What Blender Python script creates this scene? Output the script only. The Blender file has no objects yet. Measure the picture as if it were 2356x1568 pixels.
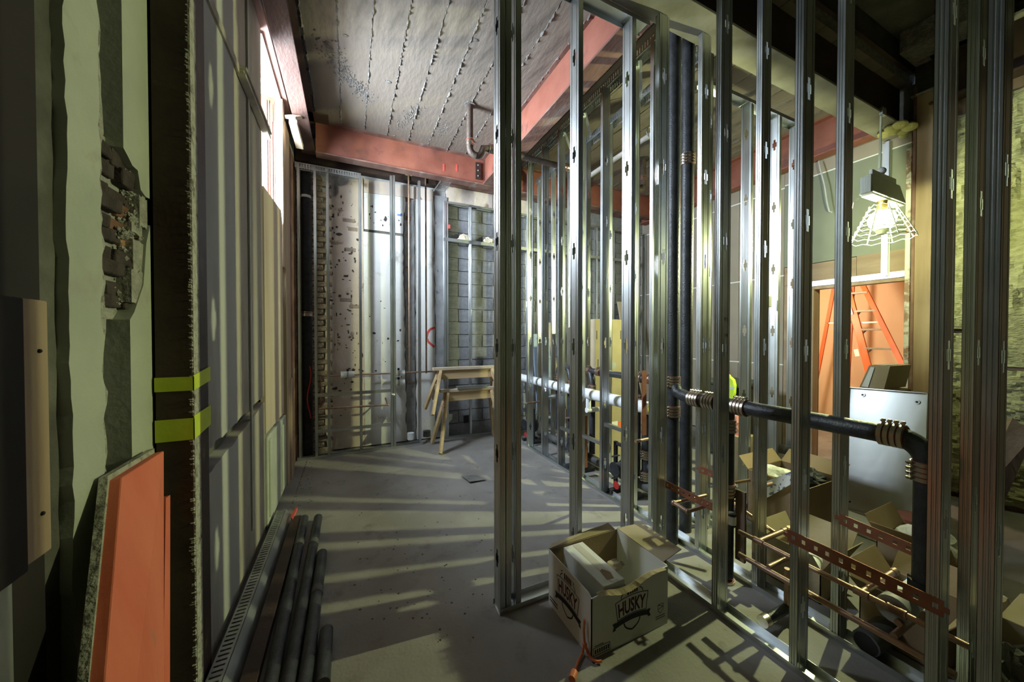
import bpy, bmesh, math, random
from mathutils import Vector, Matrix
random.seed(7)
SC = bpy.context.scene
COL = SC.collection
R = math.radians

# ------------------------------------------------------------------ camera, world, exposure
CAM_H, YAW, PITCH, FPX = 1.59, R(25.0), R(-0.8), 802.0
cam_d = bpy.data.cameras.new('camera'); cam_d.sensor_width = 36.0; cam_d.lens = 36.0 * FPX / 2356.0
cam_d.clip_start = 0.02; cam_d.clip_end = 200
cam = bpy.data.objects.new('camera', cam_d); COL.objects.link(cam)
cam.location = (0, 0, CAM_H); cam.rotation_euler = (R(90) + PITCH, 0, -YAW)
SC.camera = cam
vs = SC.view_settings
vs.view_transform = 'Standard'; vs.look = 'None'; vs.gamma = 1.0; vs.use_curve_mapping = False
vs.exposure = 0.0
world = bpy.data.worlds.new('overcast_sky'); SC.world = world; world.use_nodes = True
bg = world.node_tree.nodes['Background']; bg.inputs[0].default_value = (0.62, 0.78, 1.0, 1); bg.inputs[1].default_value = 3.0
# daylight that comes in through the high window of the left wall
sky_d = bpy.data.lights.new('window_daylight', 'AREA'); sky_d.shape = 'RECTANGLE'; sky_d.size = 1.0; sky_d.size_y = 1.5
sky_d.energy = 850; sky_d.color = (0.76, 0.88, 1.0)
sky_o = bpy.data.objects.new('window_daylight', sky_d); COL.objects.link(sky_o)
sky_o.location = (-1.18, 3.80, 3.32); sky_o.rotation_euler = Vector((.93, .26, -.24)).to_track_quat('-Z', 'Y').to_euler()

# pixel of the 2356x1568 photograph + one known plane -> a point of the place
FW = Vector((math.sin(YAW) * math.cos(PITCH), math.cos(YAW) * math.cos(PITCH), math.sin(PITCH)))
RT = Vector((math.cos(YAW), -math.sin(YAW), 0)); UP = RT.cross(FW)
def P(u, v, X=None, Y=None, Z=None):
    d = FW + RT * ((u - 1178) / FPX) + UP * (-(v - 784) / FPX)
    t = X / d.x if X is not None else (Y / d.y if Y is not None else (Z - CAM_H) / d.z)
    return Vector((t * d.x, t * d.y, CAM_H + t * d.z))

# ------------------------------------------------------------------ materials
def mat(name, c1, c2=None, scale=6.0, rough=0.7, metal=0.0, bump=0.0, bscale=None, stretch=(1, 1, 1), detail=6.0,
        lo=0.35, hi=0.65, spec=0.4, c3=None, s3=1.2, lo3=0.5, hi3=0.62, emit=None, rvar=0.0):
    m = bpy.data.materials.new(name); m.use_nodes = True
    nt = m.node_tree; N = nt.nodes; L = nt.links; b = N['Principled BSDF']
    b.inputs['Roughness'].default_value = rough; b.inputs['Metallic'].default_value = metal
    b.inputs['Specular IOR Level'].default_value = spec
    b.inputs['Base Color'].default_value = (*c1, 1)
    if emit:
        b.inputs['Emission Color'].default_value = (*emit[0], 1); b.inputs['Emission Strength'].default_value = emit[1]
    if c2 is None and not bump: return m
    tc = N.new('ShaderNodeTexCoord'); mp = N.new('ShaderNodeMapping'); mp.inputs['Scale'].default_value = stretch
    L.new(tc.outputs['Object'], mp.inputs['Vector'])
    nz = N.new('ShaderNodeTexNoise'); nz.inputs['Scale'].default_value = scale; nz.inputs['Detail'].default_value = detail
    L.new(mp.outputs[0], nz.inputs['Vector'])
    if c2 is not None:
        mr = N.new('ShaderNodeMapRange'); mr.inputs[1].default_value = lo; mr.inputs[2].default_value = hi
        L.new(nz.outputs[0], mr.inputs[0])
        mx = N.new('ShaderNodeMix'); mx.data_type = 'RGBA'
        mx.inputs[6].default_value = (*c1, 1); mx.inputs[7].default_value = (*c2, 1)
        L.new(mr.outputs[0], mx.inputs[0]); out = mx.outputs[2]
        if c3 is not None:
            n3 = N.new('ShaderNodeTexNoise'); n3.inputs['Scale'].default_value = s3; n3.inputs['Detail'].default_value = 7
            n3.inputs['Roughness'].default_value = 0.65
            L.new(mp.outputs[0], n3.inputs['Vector'])
            r3 = N.new('ShaderNodeMapRange'); r3.inputs[1].default_value = lo3; r3.inputs[2].default_value = hi3
            L.new(n3.outputs[0], r3.inputs[0])
            m3 = N.new('ShaderNodeMix'); m3.data_type = 'RGBA'; m3.inputs[7].default_value = (*c3, 1)
            L.new(r3.outputs[0], m3.inputs[0]); L.new(out, m3.inputs[6]); out = m3.outputs[2]
        L.new(out, b.inputs['Base Color'])
        if rvar:
            rr = N.new('ShaderNodeMapRange'); rr.inputs[3].default_value = rough - rvar; rr.inputs[4].default_value = rough + rvar
            L.new(mr.outputs[0], rr.inputs[0]); L.new(rr.outputs[0], b.inputs['Roughness'])
    if bump:
        nb = N.new('ShaderNodeTexNoise'); nb.inputs['Scale'].default_value = bscale or scale * 3; nb.inputs['Detail'].default_value = 8
        L.new(mp.outputs[0], nb.inputs['Vector'])
        bp = N.new('ShaderNodeBump'); bp.inputs['Strength'].default_value = bump; bp.inputs['Distance'].default_value = 0.02
        L.new(nb.outputs[0], bp.inputs['Height']); L.new(bp.outputs[0], b.inputs['Normal'])
    return m
M = {}
M['galv'] = mat('galvanized_steel', (.58, .61, .62), (.66, .69, .70), 5, .33, 1.0, 0, None, (1, 1, .5), rvar=.04)
M['galv_dull'] = mat('dusty_galvanized_steel', (.40, .42, .42), (.50, .52, .52), 5, .45, .9, 0, None, (1, 1, .5), rvar=.06)
M['floor'] = mat('concrete_floor', (.215, .203, .188), (.29, .277, .26), 2.2, .82, 0, .18, 60, c3=(.15, .14, .13), s3=5, lo3=.58, hi3=.75)
M['ceil'] = mat('board_formed_concrete', (.175, .142, .112), (.28, .24, .20), 1.1, .9, 0, .28, 26, (1, .35, 1), c3=(.10, .086, .074), s3=1.7, lo3=.55, hi3=.7)
M['ceil_rough'] = mat('honeycombed_concrete', (.13, .12, .108), (.27, .25, .235), 22, .95, 0, .9, 70)
M['dark_slab'] = mat('dark_concrete', (.035, .034, .032), (.085, .08, .075), 4, .95, 0, .6, 40)  # dark concrete tone for front ceiling, bulkhead and first slab strip
M['primer'] = mat('red_primer_steel', (.25, .082, .052), (.33, .12, .082), 3.5, .62, .0, .08, 50, c3=(.16, .07, .055), s3=4, lo3=.56, hi3=.7)
M['primer_old'] = mat('rusty_primer_steel', (.14, .066, .05), (.26, .15, .12), 4, .7, .0, .2, 40, (1, .4, 1), c3=(.30, .245, .22), s3=3, lo3=.56, hi3=.66)
M['primer_dark'] = mat('dark_primer_steel', (.06, .03, .023), (.10, .055, .042), 4, .75, .0, .2, 40, (1, .4, 1), c3=(.16, .12, .105), s3=3, lo3=.6, hi3=.68)  # darker copy of the old primer for the left beam
M['black_panel'] = mat('near_black_panel', (.012, .009, .007), (.022, .016, .012), 4, .8)
M['steel_dark'] = mat('dark_painted_steel', (.035, .022, .018), (.065, .04, .03), 4, .6, .1, .15, 45, c3=(.10, .07, .05), s3=6, lo3=.66, hi3=.75)
M['steel_grey'] = mat('dusty_grey_steel', (.20, .185, .155), (.33, .31, .27), 3, .7, .0, .1, 30, c3=(.50, .48, .42), s3=5, lo3=.66, hi3=.72)
M['plaster_l'] = mat('grey_plaster', (.36, .36, .34), (.44, .44, .42), 2.5, .88, 0, .12, 25, (1, 1, .3), c3=(.27, .255, .225), s3=1.3, lo3=.52, hi3=.66)
M['plaster_l2'] = mat('tan_plaster', (.33, .30, .245), (.40, .37, .305), 3, .9, 0, .2, 25, (1, 1, .25), c3=(.25, .22, .18), s3=2.5, lo3=.55, hi3=.7)
M['plaster_pier'] = mat('pale_plaster', (.40, .425, .35), (.47, .495, .41), 4, .9, 0, .12, 40, c3=(.38, .37, .31), s3=5, lo3=.58, hi3=.72)
M['plaster_rough'] = mat('broken_plaster', (.34, .33, .28), (.50, .49, .42), 30, .95, 0, .9, 60, c3=(.12, .10, .085), s3=12, lo3=.55, hi3=.65)
M['dirt'] = mat('dark_render', (.085, .082, .07), (.16, .155, .13), 6, .95, 0, .5, 35)
M['tan'] = mat('old_tan_plaster', (.52, .44, .37), (.62, .54, .47), 3, .92, 0, .35, 18, c3=(.24, .17, .135), s3=5.5, lo3=.60, hi3=.68)
M['white_pl'] = mat('old_white_plaster', (.64, .64, .61), (.72, .72, .69), 2.5, .85, 0, .2, 18, c3=(.36, .33, .29), s3=3.2, lo3=.58, hi3=.72)
M['grey_pl'] = mat('grey_render', (.20, .205, .21), (.30, .305, .31), 5, .9, 0, .4, 26, c3=(.08, .08, .085), s3=7, lo3=.62, hi3=.7)
M['brick_old'] = mat('old_tan_brick', (.27, .21, .16), (.40, .33, .27), 9, .95, 0, .7, 40, c3=(.16, .12, .09), s3=14, lo3=.55, hi3=.66)
M['brick_red'] = mat('red_brick', (.16, .07, .048), (.25, .13, .09), 12, .95, 0, .7, 60)
M['brick_orange'] = mat('orange_brick', (.35, .16, .075), (.42, .22, .12), 12, .95, 0, .6, 60)
M['brick_dark'] = mat('dark_brick', (.045, .034, .032), (.08, .062, .058), 12, .95, 0, .7, 60)  # almost black brick tone
M['mortar'] = mat('lime_mortar', (.33, .32, .28), (.48, .47, .42), 30, .95, 0, .9, 70)
M['cmu'] = mat('concrete_block', (.20, .205, .215), (.27, .275, .285), 18, .93, 0, .35, 90, c3=(.15, .15, .155), s3=4, lo3=.55, hi3=.7)
M['joint'] = mat('block_mortar', (.40, .40, .40), (.50, .50, .50), 20, .95, 0, .3, 60)
M['drywall'] = mat('drywall', (.30, .255, .205), (.34, .295, .24), 2, .9, 0, .03, 60)
M['drywall_g'] = mat('green_grey_drywall', (.20, .215, .165), (.235, .25, .195), 2, .9, 0, .03, 60)
M['orange_wall'] = mat('orange_painted_wall', (.76, .54, .35), (.80, .58, .385), 1.5, .8, 0, .03, 40)
M['plywood'] = mat('plywood', (.27, .19, .125), (.36, .27, .185), 7, .78, 0, .08, 30, (1, .25, 1), c3=(.22, .135, .08), s3=6, lo3=.66, hi3=.72)
M['ply_pale'] = mat('pale_plywood', (.47, .38, .27), (.55, .46, .335), 6, .8, 0, .06, 30, (1, 1, .1))
M['lumber'] = mat('rough_lumber', (.31, .215, .14), (.42, .315, .215), 10, .82, 0, .15, 30, (1, 1, .08), c3=(.16, .11, .075), s3=9, lo3=.68, hi3=.74)
M['lumber_x'] = mat('sawhorse_pine', (.44, .315, .165), (.56, .42, .235), 10, .8, 0, .12, 30, (.12, 1, 1))
M['lumber_dark'] = mat('weathered_wood', (.115, .075, .05), (.20, .14, .095), 8, .85, 0, .2, 30, (1, 1, .1))
M['old_paint'] = mat('peeling_white_paint', (.62, .60, .57), (.70, .68, .65), 6, .7, 0, .3, 30, c3=(.30, .20, .15), s3=4, lo3=.5, hi3=.56)
M['win_wood'] = mat('varnished_window_wood', (.10, .030, .015), (.14, .045, .022), 8, .55, 0, .06, 20, (1, 1, .1))
M['iron'] = mat('black_cast_iron', (.022, .024, .028), (.045, .048, .055), 14, .42, .1, .2, 90, spec=.5)
M['iron_grey'] = mat('dusty_cast_iron', (.075, .076, .075), (.13, .13, .125), 9, .6, .1, .25, 70)
M['foam'] = mat('black_foam_insulation', (.012, .013, .017), (.028, .03, .036), 16, .6, 0, .3, 60)
M['band'] = mat('stainless_band', (.42, .38, .32), (.58, .52, .45), 30, .35, 1, .1, 60)
M['band_red'] = mat('ridged_red_band', (.20, .062, .045), (.30, .11, .08), 30, .5, .3, .1, 60)
M['copper'] = mat('copper_pipe', (.36, .235, .165), (.46, .32, .235), 14, .42, .7, .05, 60, c3=(.30, .20, .16), s3=6, lo3=.55, hi3=.7)
M['copper_strap'] = mat('copper_strap', (.27, .10, .06), (.36, .16, .10), 10, .5, .6, .05, 60)
M['pvc'] = mat('white_pipe_jacket', (.76, .79, .82), (.84, .86, .88), 5, .45, 0, .03, 40)
M['pvc_band'] = mat('grey_jacket_tape', (.33, .34, .33), (.42, .43, .41), 10, .5)
M['wool'] = mat('yellow_mineral_wool', (.24, .235, .125), (.38, .37, .21), 14, 1.0, 0, .9, 30, (1, 1, 2.2), c3=(.20, .19, .10), s3=6, lo3=.6, hi3=.72)
M['wool_edge'] = mat('glass_wool_core', (.62, .60, .14), (.72, .70, .22), 20, 1.0, 0, .6, 40)
M['orange_paint'] = mat('orange_red_paint', (.70, .155, .085), (.80, .21, .12), 5, .6, 0, .08, 40, (1, 1, .3), c3=(.42, .24, .16), s3=7, lo3=.64, hi3=.7)
M['tape'] = mat('fluorescent_tape', (.50, .60, .03), (.58, .68, .05), 12, .5, 0, .1, 30)
M['tape_blue'] = mat('blue_tape', (.12, .26, .62), None)
M['spray'] = mat('red_spray_paint', (.72, .08, .06), (.62, .12, .10), 20, .8)
M['card'] = mat('brown_cardboard', (.25, .175, .10), (.29, .21, .125), 5, .85, 0, .04, 60)
M['card_pale'] = mat('tan_cardboard', (.36, .295, .185), (.41, .34, .22), 4, .85, 0, .04, 50)
M['card_white'] = mat('white_carton_board', (.66, .66, .62), (.72, .72, .68), 4, .75, 0, .04, 50, c3=(.52, .50, .45), s3=4, lo3=.62, hi3=.75)
M['pack_tape'] = mat('clear_packing_tape', (.50, .47, .40), (.56, .53, .46), 8, .3)
M['ink'] = mat('black_ink', (.022, .022, .024), None)
M['ink_red'] = mat('dark_red_ink', (.07, .016, .014), None)
M['iron_rust'] = mat('rusty_iron', (.075, .055, .045), (.13, .095, .075), 12, .6, .2, .3, 70)
M['paper'] = mat('white_paper', (.74, .74, .70), (.80, .80, .77), 6, .8)
M['paper_blue'] = mat('blue_spotted_wrapper', (.62, .63, .62), (.13, .16, .24), 34, .5, 0, 0, None, (1, 1, 1), 1.0, .58, .62)
M['bag'] = mat('crumpled_plastic_bag', (.66, .66, .60), (.74, .74, .68), 8, .35, 0, .5, 16)
M['ladder_o'] = mat('orange_fibreglass', (.72, .12, .03), (.82, .17, .05), 9, .45, 0, .03, 40, (1, 1, .2))
M['alu'] = mat('aluminium', (.62, .62, .60), (.72, .72, .70), 8, .38, .9)
M['step'] = mat('dull_ladder_step', (.30, .25, .20), (.36, .31, .25), 8, .55, .3)
M['pan'] = mat('galvanized_sheet', (.42, .44, .44), (.50, .52, .52), 2.2, .42, 1.0, .05, 6, rvar=.08)
M['lamp_grey'] = mat('grey_lamp_housing', (.46, .48, .47), (.52, .54, .53), 8, .6, .0)
M['cage'] = mat('pale_wire_guard', (.72, .75, .60), None, rough=.5)
M['glow'] = mat('lit_arc_tube', (1, 1, 1), None, emit=((.92, 1.0, .50), 5200.0))
M['frost'] = bpy.data.materials.new('glowing_bulb_glass'); M['frost'].use_nodes = True
_n = M['frost'].node_tree.nodes; _l = M['frost'].node_tree.links; _n.remove(_n['Principled BSDF'])
_t = _n.new('ShaderNodeBsdfTransparent'); _g = _n.new('ShaderNodeEmission'); _g.inputs[0].default_value = (.95, 1, .8, 1); _g.inputs[1].default_value = 5.0
_m = _n.new('ShaderNodeMixShader'); _m.inputs[0].default_value = .35
_l.new(_t.outputs[0], _m.inputs[1]); _l.new(_g.outputs[0], _m.inputs[2]); _l.new(_m.outputs[0], _n['Material Output'].inputs[0])
M['glow_warm'] = mat('warm_lit_bulb', (1, 1, 1), None, emit=((1.0, .80, .54), 230.0))
M['flag'] = mat('pink_flag_cloth', (.75, .26, .20), (.82, .33, .26), 10, .8)
M['vest'] = mat('fluorescent_vest', (.62, .90, .05), (.68, .96, .09), 10, .6)
M['reflect'] = mat('reflective_tape', (.68, .70, .68), None, rough=.3)
M['plastic'] = mat('dark_plastic_bin', (.03, .038, .034), (.05, .06, .054), 8, .5)
M['rubber'] = mat('black_rubber', (.015, .015, .016), None, rough=.7)
M['cable'] = mat('orange_extension_cable', (.62, .16, .06), (.70, .22, .10), 20, .45)
M['red'] = mat('red_plastic', (.50, .035, .03), None, rough=.4)
M['blue_grey'] = mat('blue_grey_ladder', (.26, .33, .42), (.33, .40, .49), 8, .5, .2)
M['rag'] = mat('crumpled_beige_rag', (.52, .45, .36), (.62, .55, .46), 10, .95, 0, .6, 20)
M['sticker'] = mat('orange_sticker', (.85, .18, .06), None)
M['yellow'] = mat('yellow_foam_sealant', (.60, .56, .22), (.70, .66, .30), 14, .8, 0, .4, 30)
M['brass'] = mat('brass_fitting', (.62, .44, .18), (.70, .52, .24), 14, .35, .9)
M['glass'] = bpy.data.materials.new('window_glass'); M['glass'].use_nodes = True
_n = M['glass'].node_tree.nodes; _l = M['glass'].node_tree.links; _n.remove(_n['Principled BSDF'])
_t = _n.new('ShaderNodeBsdfTransparent'); _g = _n.new('ShaderNodeBsdfGlossy'); _g.inputs['Roughness'].default_value = .05
_m = _n.new('ShaderNodeMixShader'); _m.inputs[0].default_value = .08
_l.new(_t.outputs[0], _m.inputs[1]); _l.new(_g.outputs[0], _m.inputs[2]); _l.new(_m.outputs[0], _n['Material Output'].inputs[0])

# ------------------------------------------------------------------ mesh helpers
WO = {}          # world origin of every object
def tag(o, label=None, cat=None, group=None, kind=None):
    if label: o['label'] = label
    if cat: o['category'] = cat
    if group: o['group'] = group
    if kind: o['kind'] = kind
    return o
def thing(name, label, cat, loc=(0, 0, 0), group=None, kind=None):
    o = bpy.data.objects.new(name, None); o.empty_display_size = .1; COL.objects.link(o)
    o.location = loc; WO[o.name] = Vector(loc)
    return tag(o, label, cat, group, kind)
def link_mesh(name, me, m, parent, origin, smooth=False):
    o = bpy.data.objects.new(name, me); COL.objects.link(o)
    if m is not None and not me.materials: me.materials.append(M[m] if isinstance(m, str) else m)
    base = WO[parent.name] if parent else Vector((0, 0, 0))
    o.parent = parent; o.location = Vector(origin) - base; WO[o.name] = Vector(origin)
    return o
class MB:
    def __init__(s): s.v = []; s.f = []
    def add(s, vs_, fs):
        k = len(s.v); s.v += [Vector(p) for p in vs_]; s.f += [tuple(i + k for i in f) for f in fs]; return s
    def hexa(s, p):       # 8 corners: bottom ring 0-3, top ring 4-7
        return s.add(p, [(0, 3, 2, 1), (4, 5, 6, 7), (0, 1, 5, 4), (1, 2, 6, 5), (2, 3, 7, 6), (3, 0, 4, 7)])
    def box(s, x0, x1, y0, y1, z0, z1):
        return s.hexa([(x0, y0, z0), (x1, y0, z0), (x1, y1, z0), (x0, y1, z0), (x0, y0, z1), (x1, y0, z1), (x1, y1, z1), (x0, y1, z1)])
    def slab(s, quad, th):  # quad of 4 points, extruded along its normal by th
        q = [Vector(p) for p in quad]; n = (q[1] - q[0]).cross(q[3] - q[0]).normalized() * th
        return s.hexa(q + [p + n for p in q])
    def bar(s, a, b, w, h, up=(0, 0, 1)):
        a, b = Vector(a), Vector(b); d = (b - a).normalized(); up = Vector(up)
        if abs(d.dot(up)) > .98: up = Vector((1, 0, 0))
        x = d.cross(up).normalized() * (w / 2); y = x.cross(d).normalized() * (h / 2)
        return s.hexa([a - x - y, a + x - y, a + x + y, a - x + y, b - x - y, b + x - y, b + x + y, b - x + y])
    def tube(s, pts, r, n=12, caps=True, rs=None):
        pts = [Vector(p) for p in pts]; m = len(pts); k = len(s.v); x = None
        for i, p in enumerate(pts):
            d = (pts[min(i + 1, m - 1)] - pts[max(i - 1, 0)]).normalized()
            if x is None:
                x = d.orthogonal().normalized()
            else:
                x = (x - d * x.dot(d)).normalized()
            y = d.cross(x); rr = rs[i] if rs else r
            for j in range(n):
                a = 2 * math.pi * j / n; s.v.append(p + x * (rr * math.cos(a)) + y * (rr * math.sin(a)))
        for i in range(m - 1):
            for j in range(n):
                s.f.append((k + i * n + j, k + i * n + (j + 1) % n, k + (i + 1) * n + (j + 1) % n, k + (i + 1) * n + j))
        if caps:
            s.f.append(tuple(k + j for j in reversed(range(n)))); s.f.append(tuple(k + (m - 1) * n + j for j in range(n)))
        return s
    def poly(s, pts2, fn, d0, d1):   # extrude a 2D outline; fn(a, b, depth) -> point
        k = len(s.v); n = len(pts2)
        s.v += [Vector(fn(a, b, d0)) for a, b in pts2] + [Vector(fn(a, b, d1)) for a, b in pts2]
        s.f += [tuple(k + i for i in range(n)), tuple(k + n + i for i in reversed(range(n)))]
        s.f += [(k + (i + 1) % n, k + i, k + n + i, k + n + (i + 1) % n) for i in range(n)]
        return s
    def sphere(s, c, r, nu=16, nv=10, sc=(1, 1, 1)):
        c = Vector(c); k = len(s.v)
        for i in range(nv + 1):
            th = math.pi * i / nv
            for j in range(nu):
                ph = 2 * math.pi * j / nu
                s.v.append(c + Vector((r * sc[0] * math.sin(th) * math.cos(ph), r * sc[1] * math.sin(th) * math.sin(ph), r * sc[2] * math.cos(th))))
        for i in range(nv):
            for j in range(nu):
                s.f.append((k + i * nu + j, k + (i + 1) * nu + j, k + (i + 1) * nu + (j + 1) % nu, k + i * nu + (j + 1) % nu))
        return s
    def build(s, name, m, parent=None, smooth=False, bevel=0, label=None, cat=None, group=None, kind=None, origin=None):
        lo = Vector([min(p[i] for p in s.v) for i in range(3)]); hi = Vector([max(p[i] for p in s.v) for i in range(3)])
        o0 = Vector(origin) if origin is not None else Vector(((lo.x + hi.x) / 2, (lo.y + hi.y) / 2, lo.z))
        me = bpy.data.meshes.new(name); me.from_pydata([p - o0 for p in s.v], [], s.f)
        bm = bmesh.new(); bm.from_mesh(me); bmesh.ops.remove_doubles(bm, verts=bm.verts, dist=1e-5)
        bmesh.ops.recalc_face_normals(bm, faces=bm.faces); bm.to_mesh(me); bm.free()
        if smooth:
            for p in me.polygons: p.use_smooth = True
            try: me.set_sharp_from_angle(angle=R(40))
            except Exception: pass
        o = link_mesh(name, me, m, parent, o0)
        if bevel:
            b = o.modifiers.new('bevel', 'BEVEL'); b.width = bevel; b.segments = 2; b.limit_method = 'ANGLE'
        return tag(o, label, cat, group, kind)
def arc(c, r, a0, a1, e1, e2, n=8):
    c, e1, e2 = Vector(c), Vector(e1), Vector(e2)
    return [c + e1 * (r * math.cos(R(a0 + (a1 - a0) * i / n))) + e2 * (r * math.sin(R(a0 + (a1 - a0) * i / n))) for i in range(n + 1)]
def text_polys(txt, size, bold=0):
    cu = bpy.data.curves.new('lettering', 'FONT'); cu.body = txt; cu.size = size; cu.align_x = 'CENTER'; cu.resolution_u = 3; cu.offset = bold
    o = bpy.data.objects.new('lettering', cu); COL.objects.link(o)
    bpy.context.view_layer.update()
    me = bpy.data.meshes.new_from_object(o.evaluated_get(bpy.context.evaluated_depsgraph_get()))
    vsx = [tuple(v.co[:2]) for v in me.vertices]; fsx = [tuple(p.vertices) for p in me.polygons]
    bpy.data.objects.remove(o); bpy.data.curves.remove(cu); bpy.data.meshes.remove(me)
    return vsx, fsx
def lettering(name, txt, size, fn, m, parent, warp=None):
    vsx, fsx = text_polys(txt, size)
    mb = MB(); mb.add([fn(*(warp(*p) if warp else p)) for p in vsx], fsx)
    me = bpy.data.meshes.new(name); o0 = sum(mb.v, Vector()) / len(mb.v)
    me.from_pydata([p - o0 for p in mb.v], [], mb.f)
    return link_mesh(name, me, m, parent, o0)
def copy_to(o, name, parent, origin):
    c = o.copy(); c.name = name; COL.objects.link(c); c.parent = parent
    c.location = Vector(origin) - (WO[parent.name] if parent else Vector()); WO[c.name] = Vector(origin); return c
def jag(a, b, n, amp, seed):
    rn = random.Random(seed); a, b = Vector(a), Vector(b); d = b - a; out = []
    nrm = Vector((-d.y, d.x)).normalized()
    for i in range(n + 1):
        q = a + d * (i / n) + (nrm * rn.uniform(-amp, amp) if 0 < i < n else Vector((0, 0)))
        out.append((q.x, q.y))
    return out

# ================================================================== THE SHELL
ZC = 4.27      # slab behind the big girder
MB().box(-1.4, 8.8, -2.8, 5.8, -.12, 0).build('floor', 'floor', kind='structure')
# slab: one shallow board imprint after the other, ragged ridges of grout between them
ceil = MB().box(-1.0, 5.8, 1.62, 5.7, ZC + .012, ZC + .25).build('ceiling', 'ceil_rough', kind='structure')
x = -.352; k = 0
strip_me = None
xs = [-.62, -.352]
while xs[-1] < 5.6: xs.append(xs[-1] + .2735)
for i in range(len(xs) - 1):
    dz = random.uniform(0, .006)
    MB().box(xs[i] + .005, xs[i + 1] - .005, 1.62, 5.6, ZC + dz, ZC + .03).build('board_imprint', 'dark_slab' if i == 0 else 'ceil', ceil)  # first strip coloured dark for the shade beside the left beam
for i in range(1, len(xs) - 1):
    mb = MB(); rn = random.Random(i); n = 150 if xs[i] < 2.2 else 60; rows = []
    for j in range(n + 1):
        y = 1.64 + (5.55 - 1.64) * j / n; w = rn.uniform(.005, .018); d = max(.001, rn.gauss(.009, .009)); cx = xs[i] + rn.uniform(-.004, .004)
        if xs[i] > 2.2: d *= .6
        rows.append([(cx - w, y, ZC + .012), (cx + rn.uniform(-.3, .3) * w, y, ZC + .004 - d), (cx + w, y, ZC + .012)])
    vv = [p for r in rows for p in r]; ff = []
    for j in range(n):
        for q in (0, 1): ff.append((j * 3 + q, j * 3 + q + 1, j * 3 + q + 4, j * 3 + q + 3))
    mb.add(vv, ff).build('seam_ridge', 'ceil_rough', ceil)
def pebbles(name, pts, amp, n, rmin, rmax, m, parent, seed):
    rn = random.Random(seed); mb = MB()
    for _ in range(n):
        a, b, t = *rn.choice(list(zip(pts[:-1], pts[1:]))), rn.random()
        c = Vector(a).lerp(Vector(b), t) + Vector((rn.gauss(0, amp), rn.gauss(0, amp), 0)); r = rn.uniform(rmin, rmax)
        vv = [c + Vector((r * rn.uniform(.6, 1.3), 0, 0)), c + Vector((0, r * rn.uniform(.6, 1.3), 0)), c + Vector((-r, 0, 0)), c + Vector((0, -r, 0)),
              c + Vector((rn.uniform(-.3, .3) * r, 0, -r * rn.uniform(.4, .9)))]
        mb.add(vv, [(0, 1, 4), (1, 2, 4), (2, 3, 4), (3, 0, 4), (3, 2, 1, 0)])
    return mb.build(name, m, parent, kind='stuff')
pebbles('exposed_gravel', [P(745, 90, Z=ZC), P(790, 170, Z=ZC), P(850, 228, Z=ZC)], .05, 520, .005, .014, 'ceil_rough', ceil, 3)
pebbles('exposed_gravel', [P(920, 290, Z=ZC), P(965, 245, Z=ZC)], .035, 170, .004, .011, 'ceil_rough', ceil, 4)
pebbles('exposed_gravel', [P(1010, 305, Z=ZC), P(1030, 285, Z=ZC)], .035, 110, .004, .011, 'ceil_rough', ceil, 5)
for (u, v, r) in ((893, 188, .024), (907, 312, .014), (795, 82, .016), (1095, 92, .018)):
    c = P(u, v, Z=ZC); MB().sphere(c, r, 9, 5, (1.5, 1, .45)).build('grout_lump', 'ceil_rough', ceil, True)
MB().box(-1.4, 5.8, -2.8, 1.60, 4.62, 4.8).build('ceiling_front', 'dark_slab', kind='structure')

MB().box(-1.4, 5.8, 1.60, 1.72, 4.41, 4.8).build('ceiling_bulkhead', 'dark_slab', kind='structure')
# ---- left wall with the high window
WX = -.62
YJ, ZH = 4.29, 4.02          # far jamb and head of the deep window opening
wl = MB().box(WX - .40, WX - .06, 2.08, 5.7, 0, 2.3).build('wall_left', 'dirt', kind='structure')
MB().box(WX - .40, WX - .05, 2.08, 3.40, 2.3, 4.3).build('masonry', 'dirt', wl)
MB().box(WX - .40, WX - .02, YJ + .03, 5.7, 2.3, 4.3).build('masonry', 'plaster_l2', wl)
MB().box(WX - .40, WX - .03, 3.40, YJ + .03, ZH + .02, 4.3).build('masonry', 'brick_red', wl)
yA, yB = 2.10, 3.37
gz = lambda y: 0.985 + (y - yA) * .085       # the slanting dirty groove between lower and upper plaster
def lw(a, b, d): return (WX + d, a, b)
top = [(yA, 4.25), (yA + .001, gz(yA) + .055)] + jag((yA + .03, gz(yA) + .06), (2.62, gz(2.62) + .035), 9, .012, 1) + [(2.62, 4.25)]
MB().poly(top, lw, -.06, 0).build('plaster_panel', 'plaster_l', wl)
top2 = [(2.624, 4.25)] + jag((2.624, gz(2.62) + .035), (yB, gz(yB) + .02), 9, .01, 2) + [(yB, 4.25)]
MB().poly(top2, lw, -.06, -.004).build('plaster_panel', 'plaster_l2', wl)
bot = jag((yA, gz(yA) - .06), (2.62, gz(2.62) - .05), 8, .012, 3) + [(2.62, .02), (yA, .02)]
MB().poly(bot, lw, -.06, 0.002).build('plaster_panel', 'plaster_l', wl)
bot = jag((2.624, gz(2.62) - .05), (yB, gz(yB) - .03), 8, .01, 4) + [(yB, .02), (2.624, .02)]
MB().poly(bot, lw, -.06, -.002).build('plaster_panel', 'plaster_l2', wl)
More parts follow.
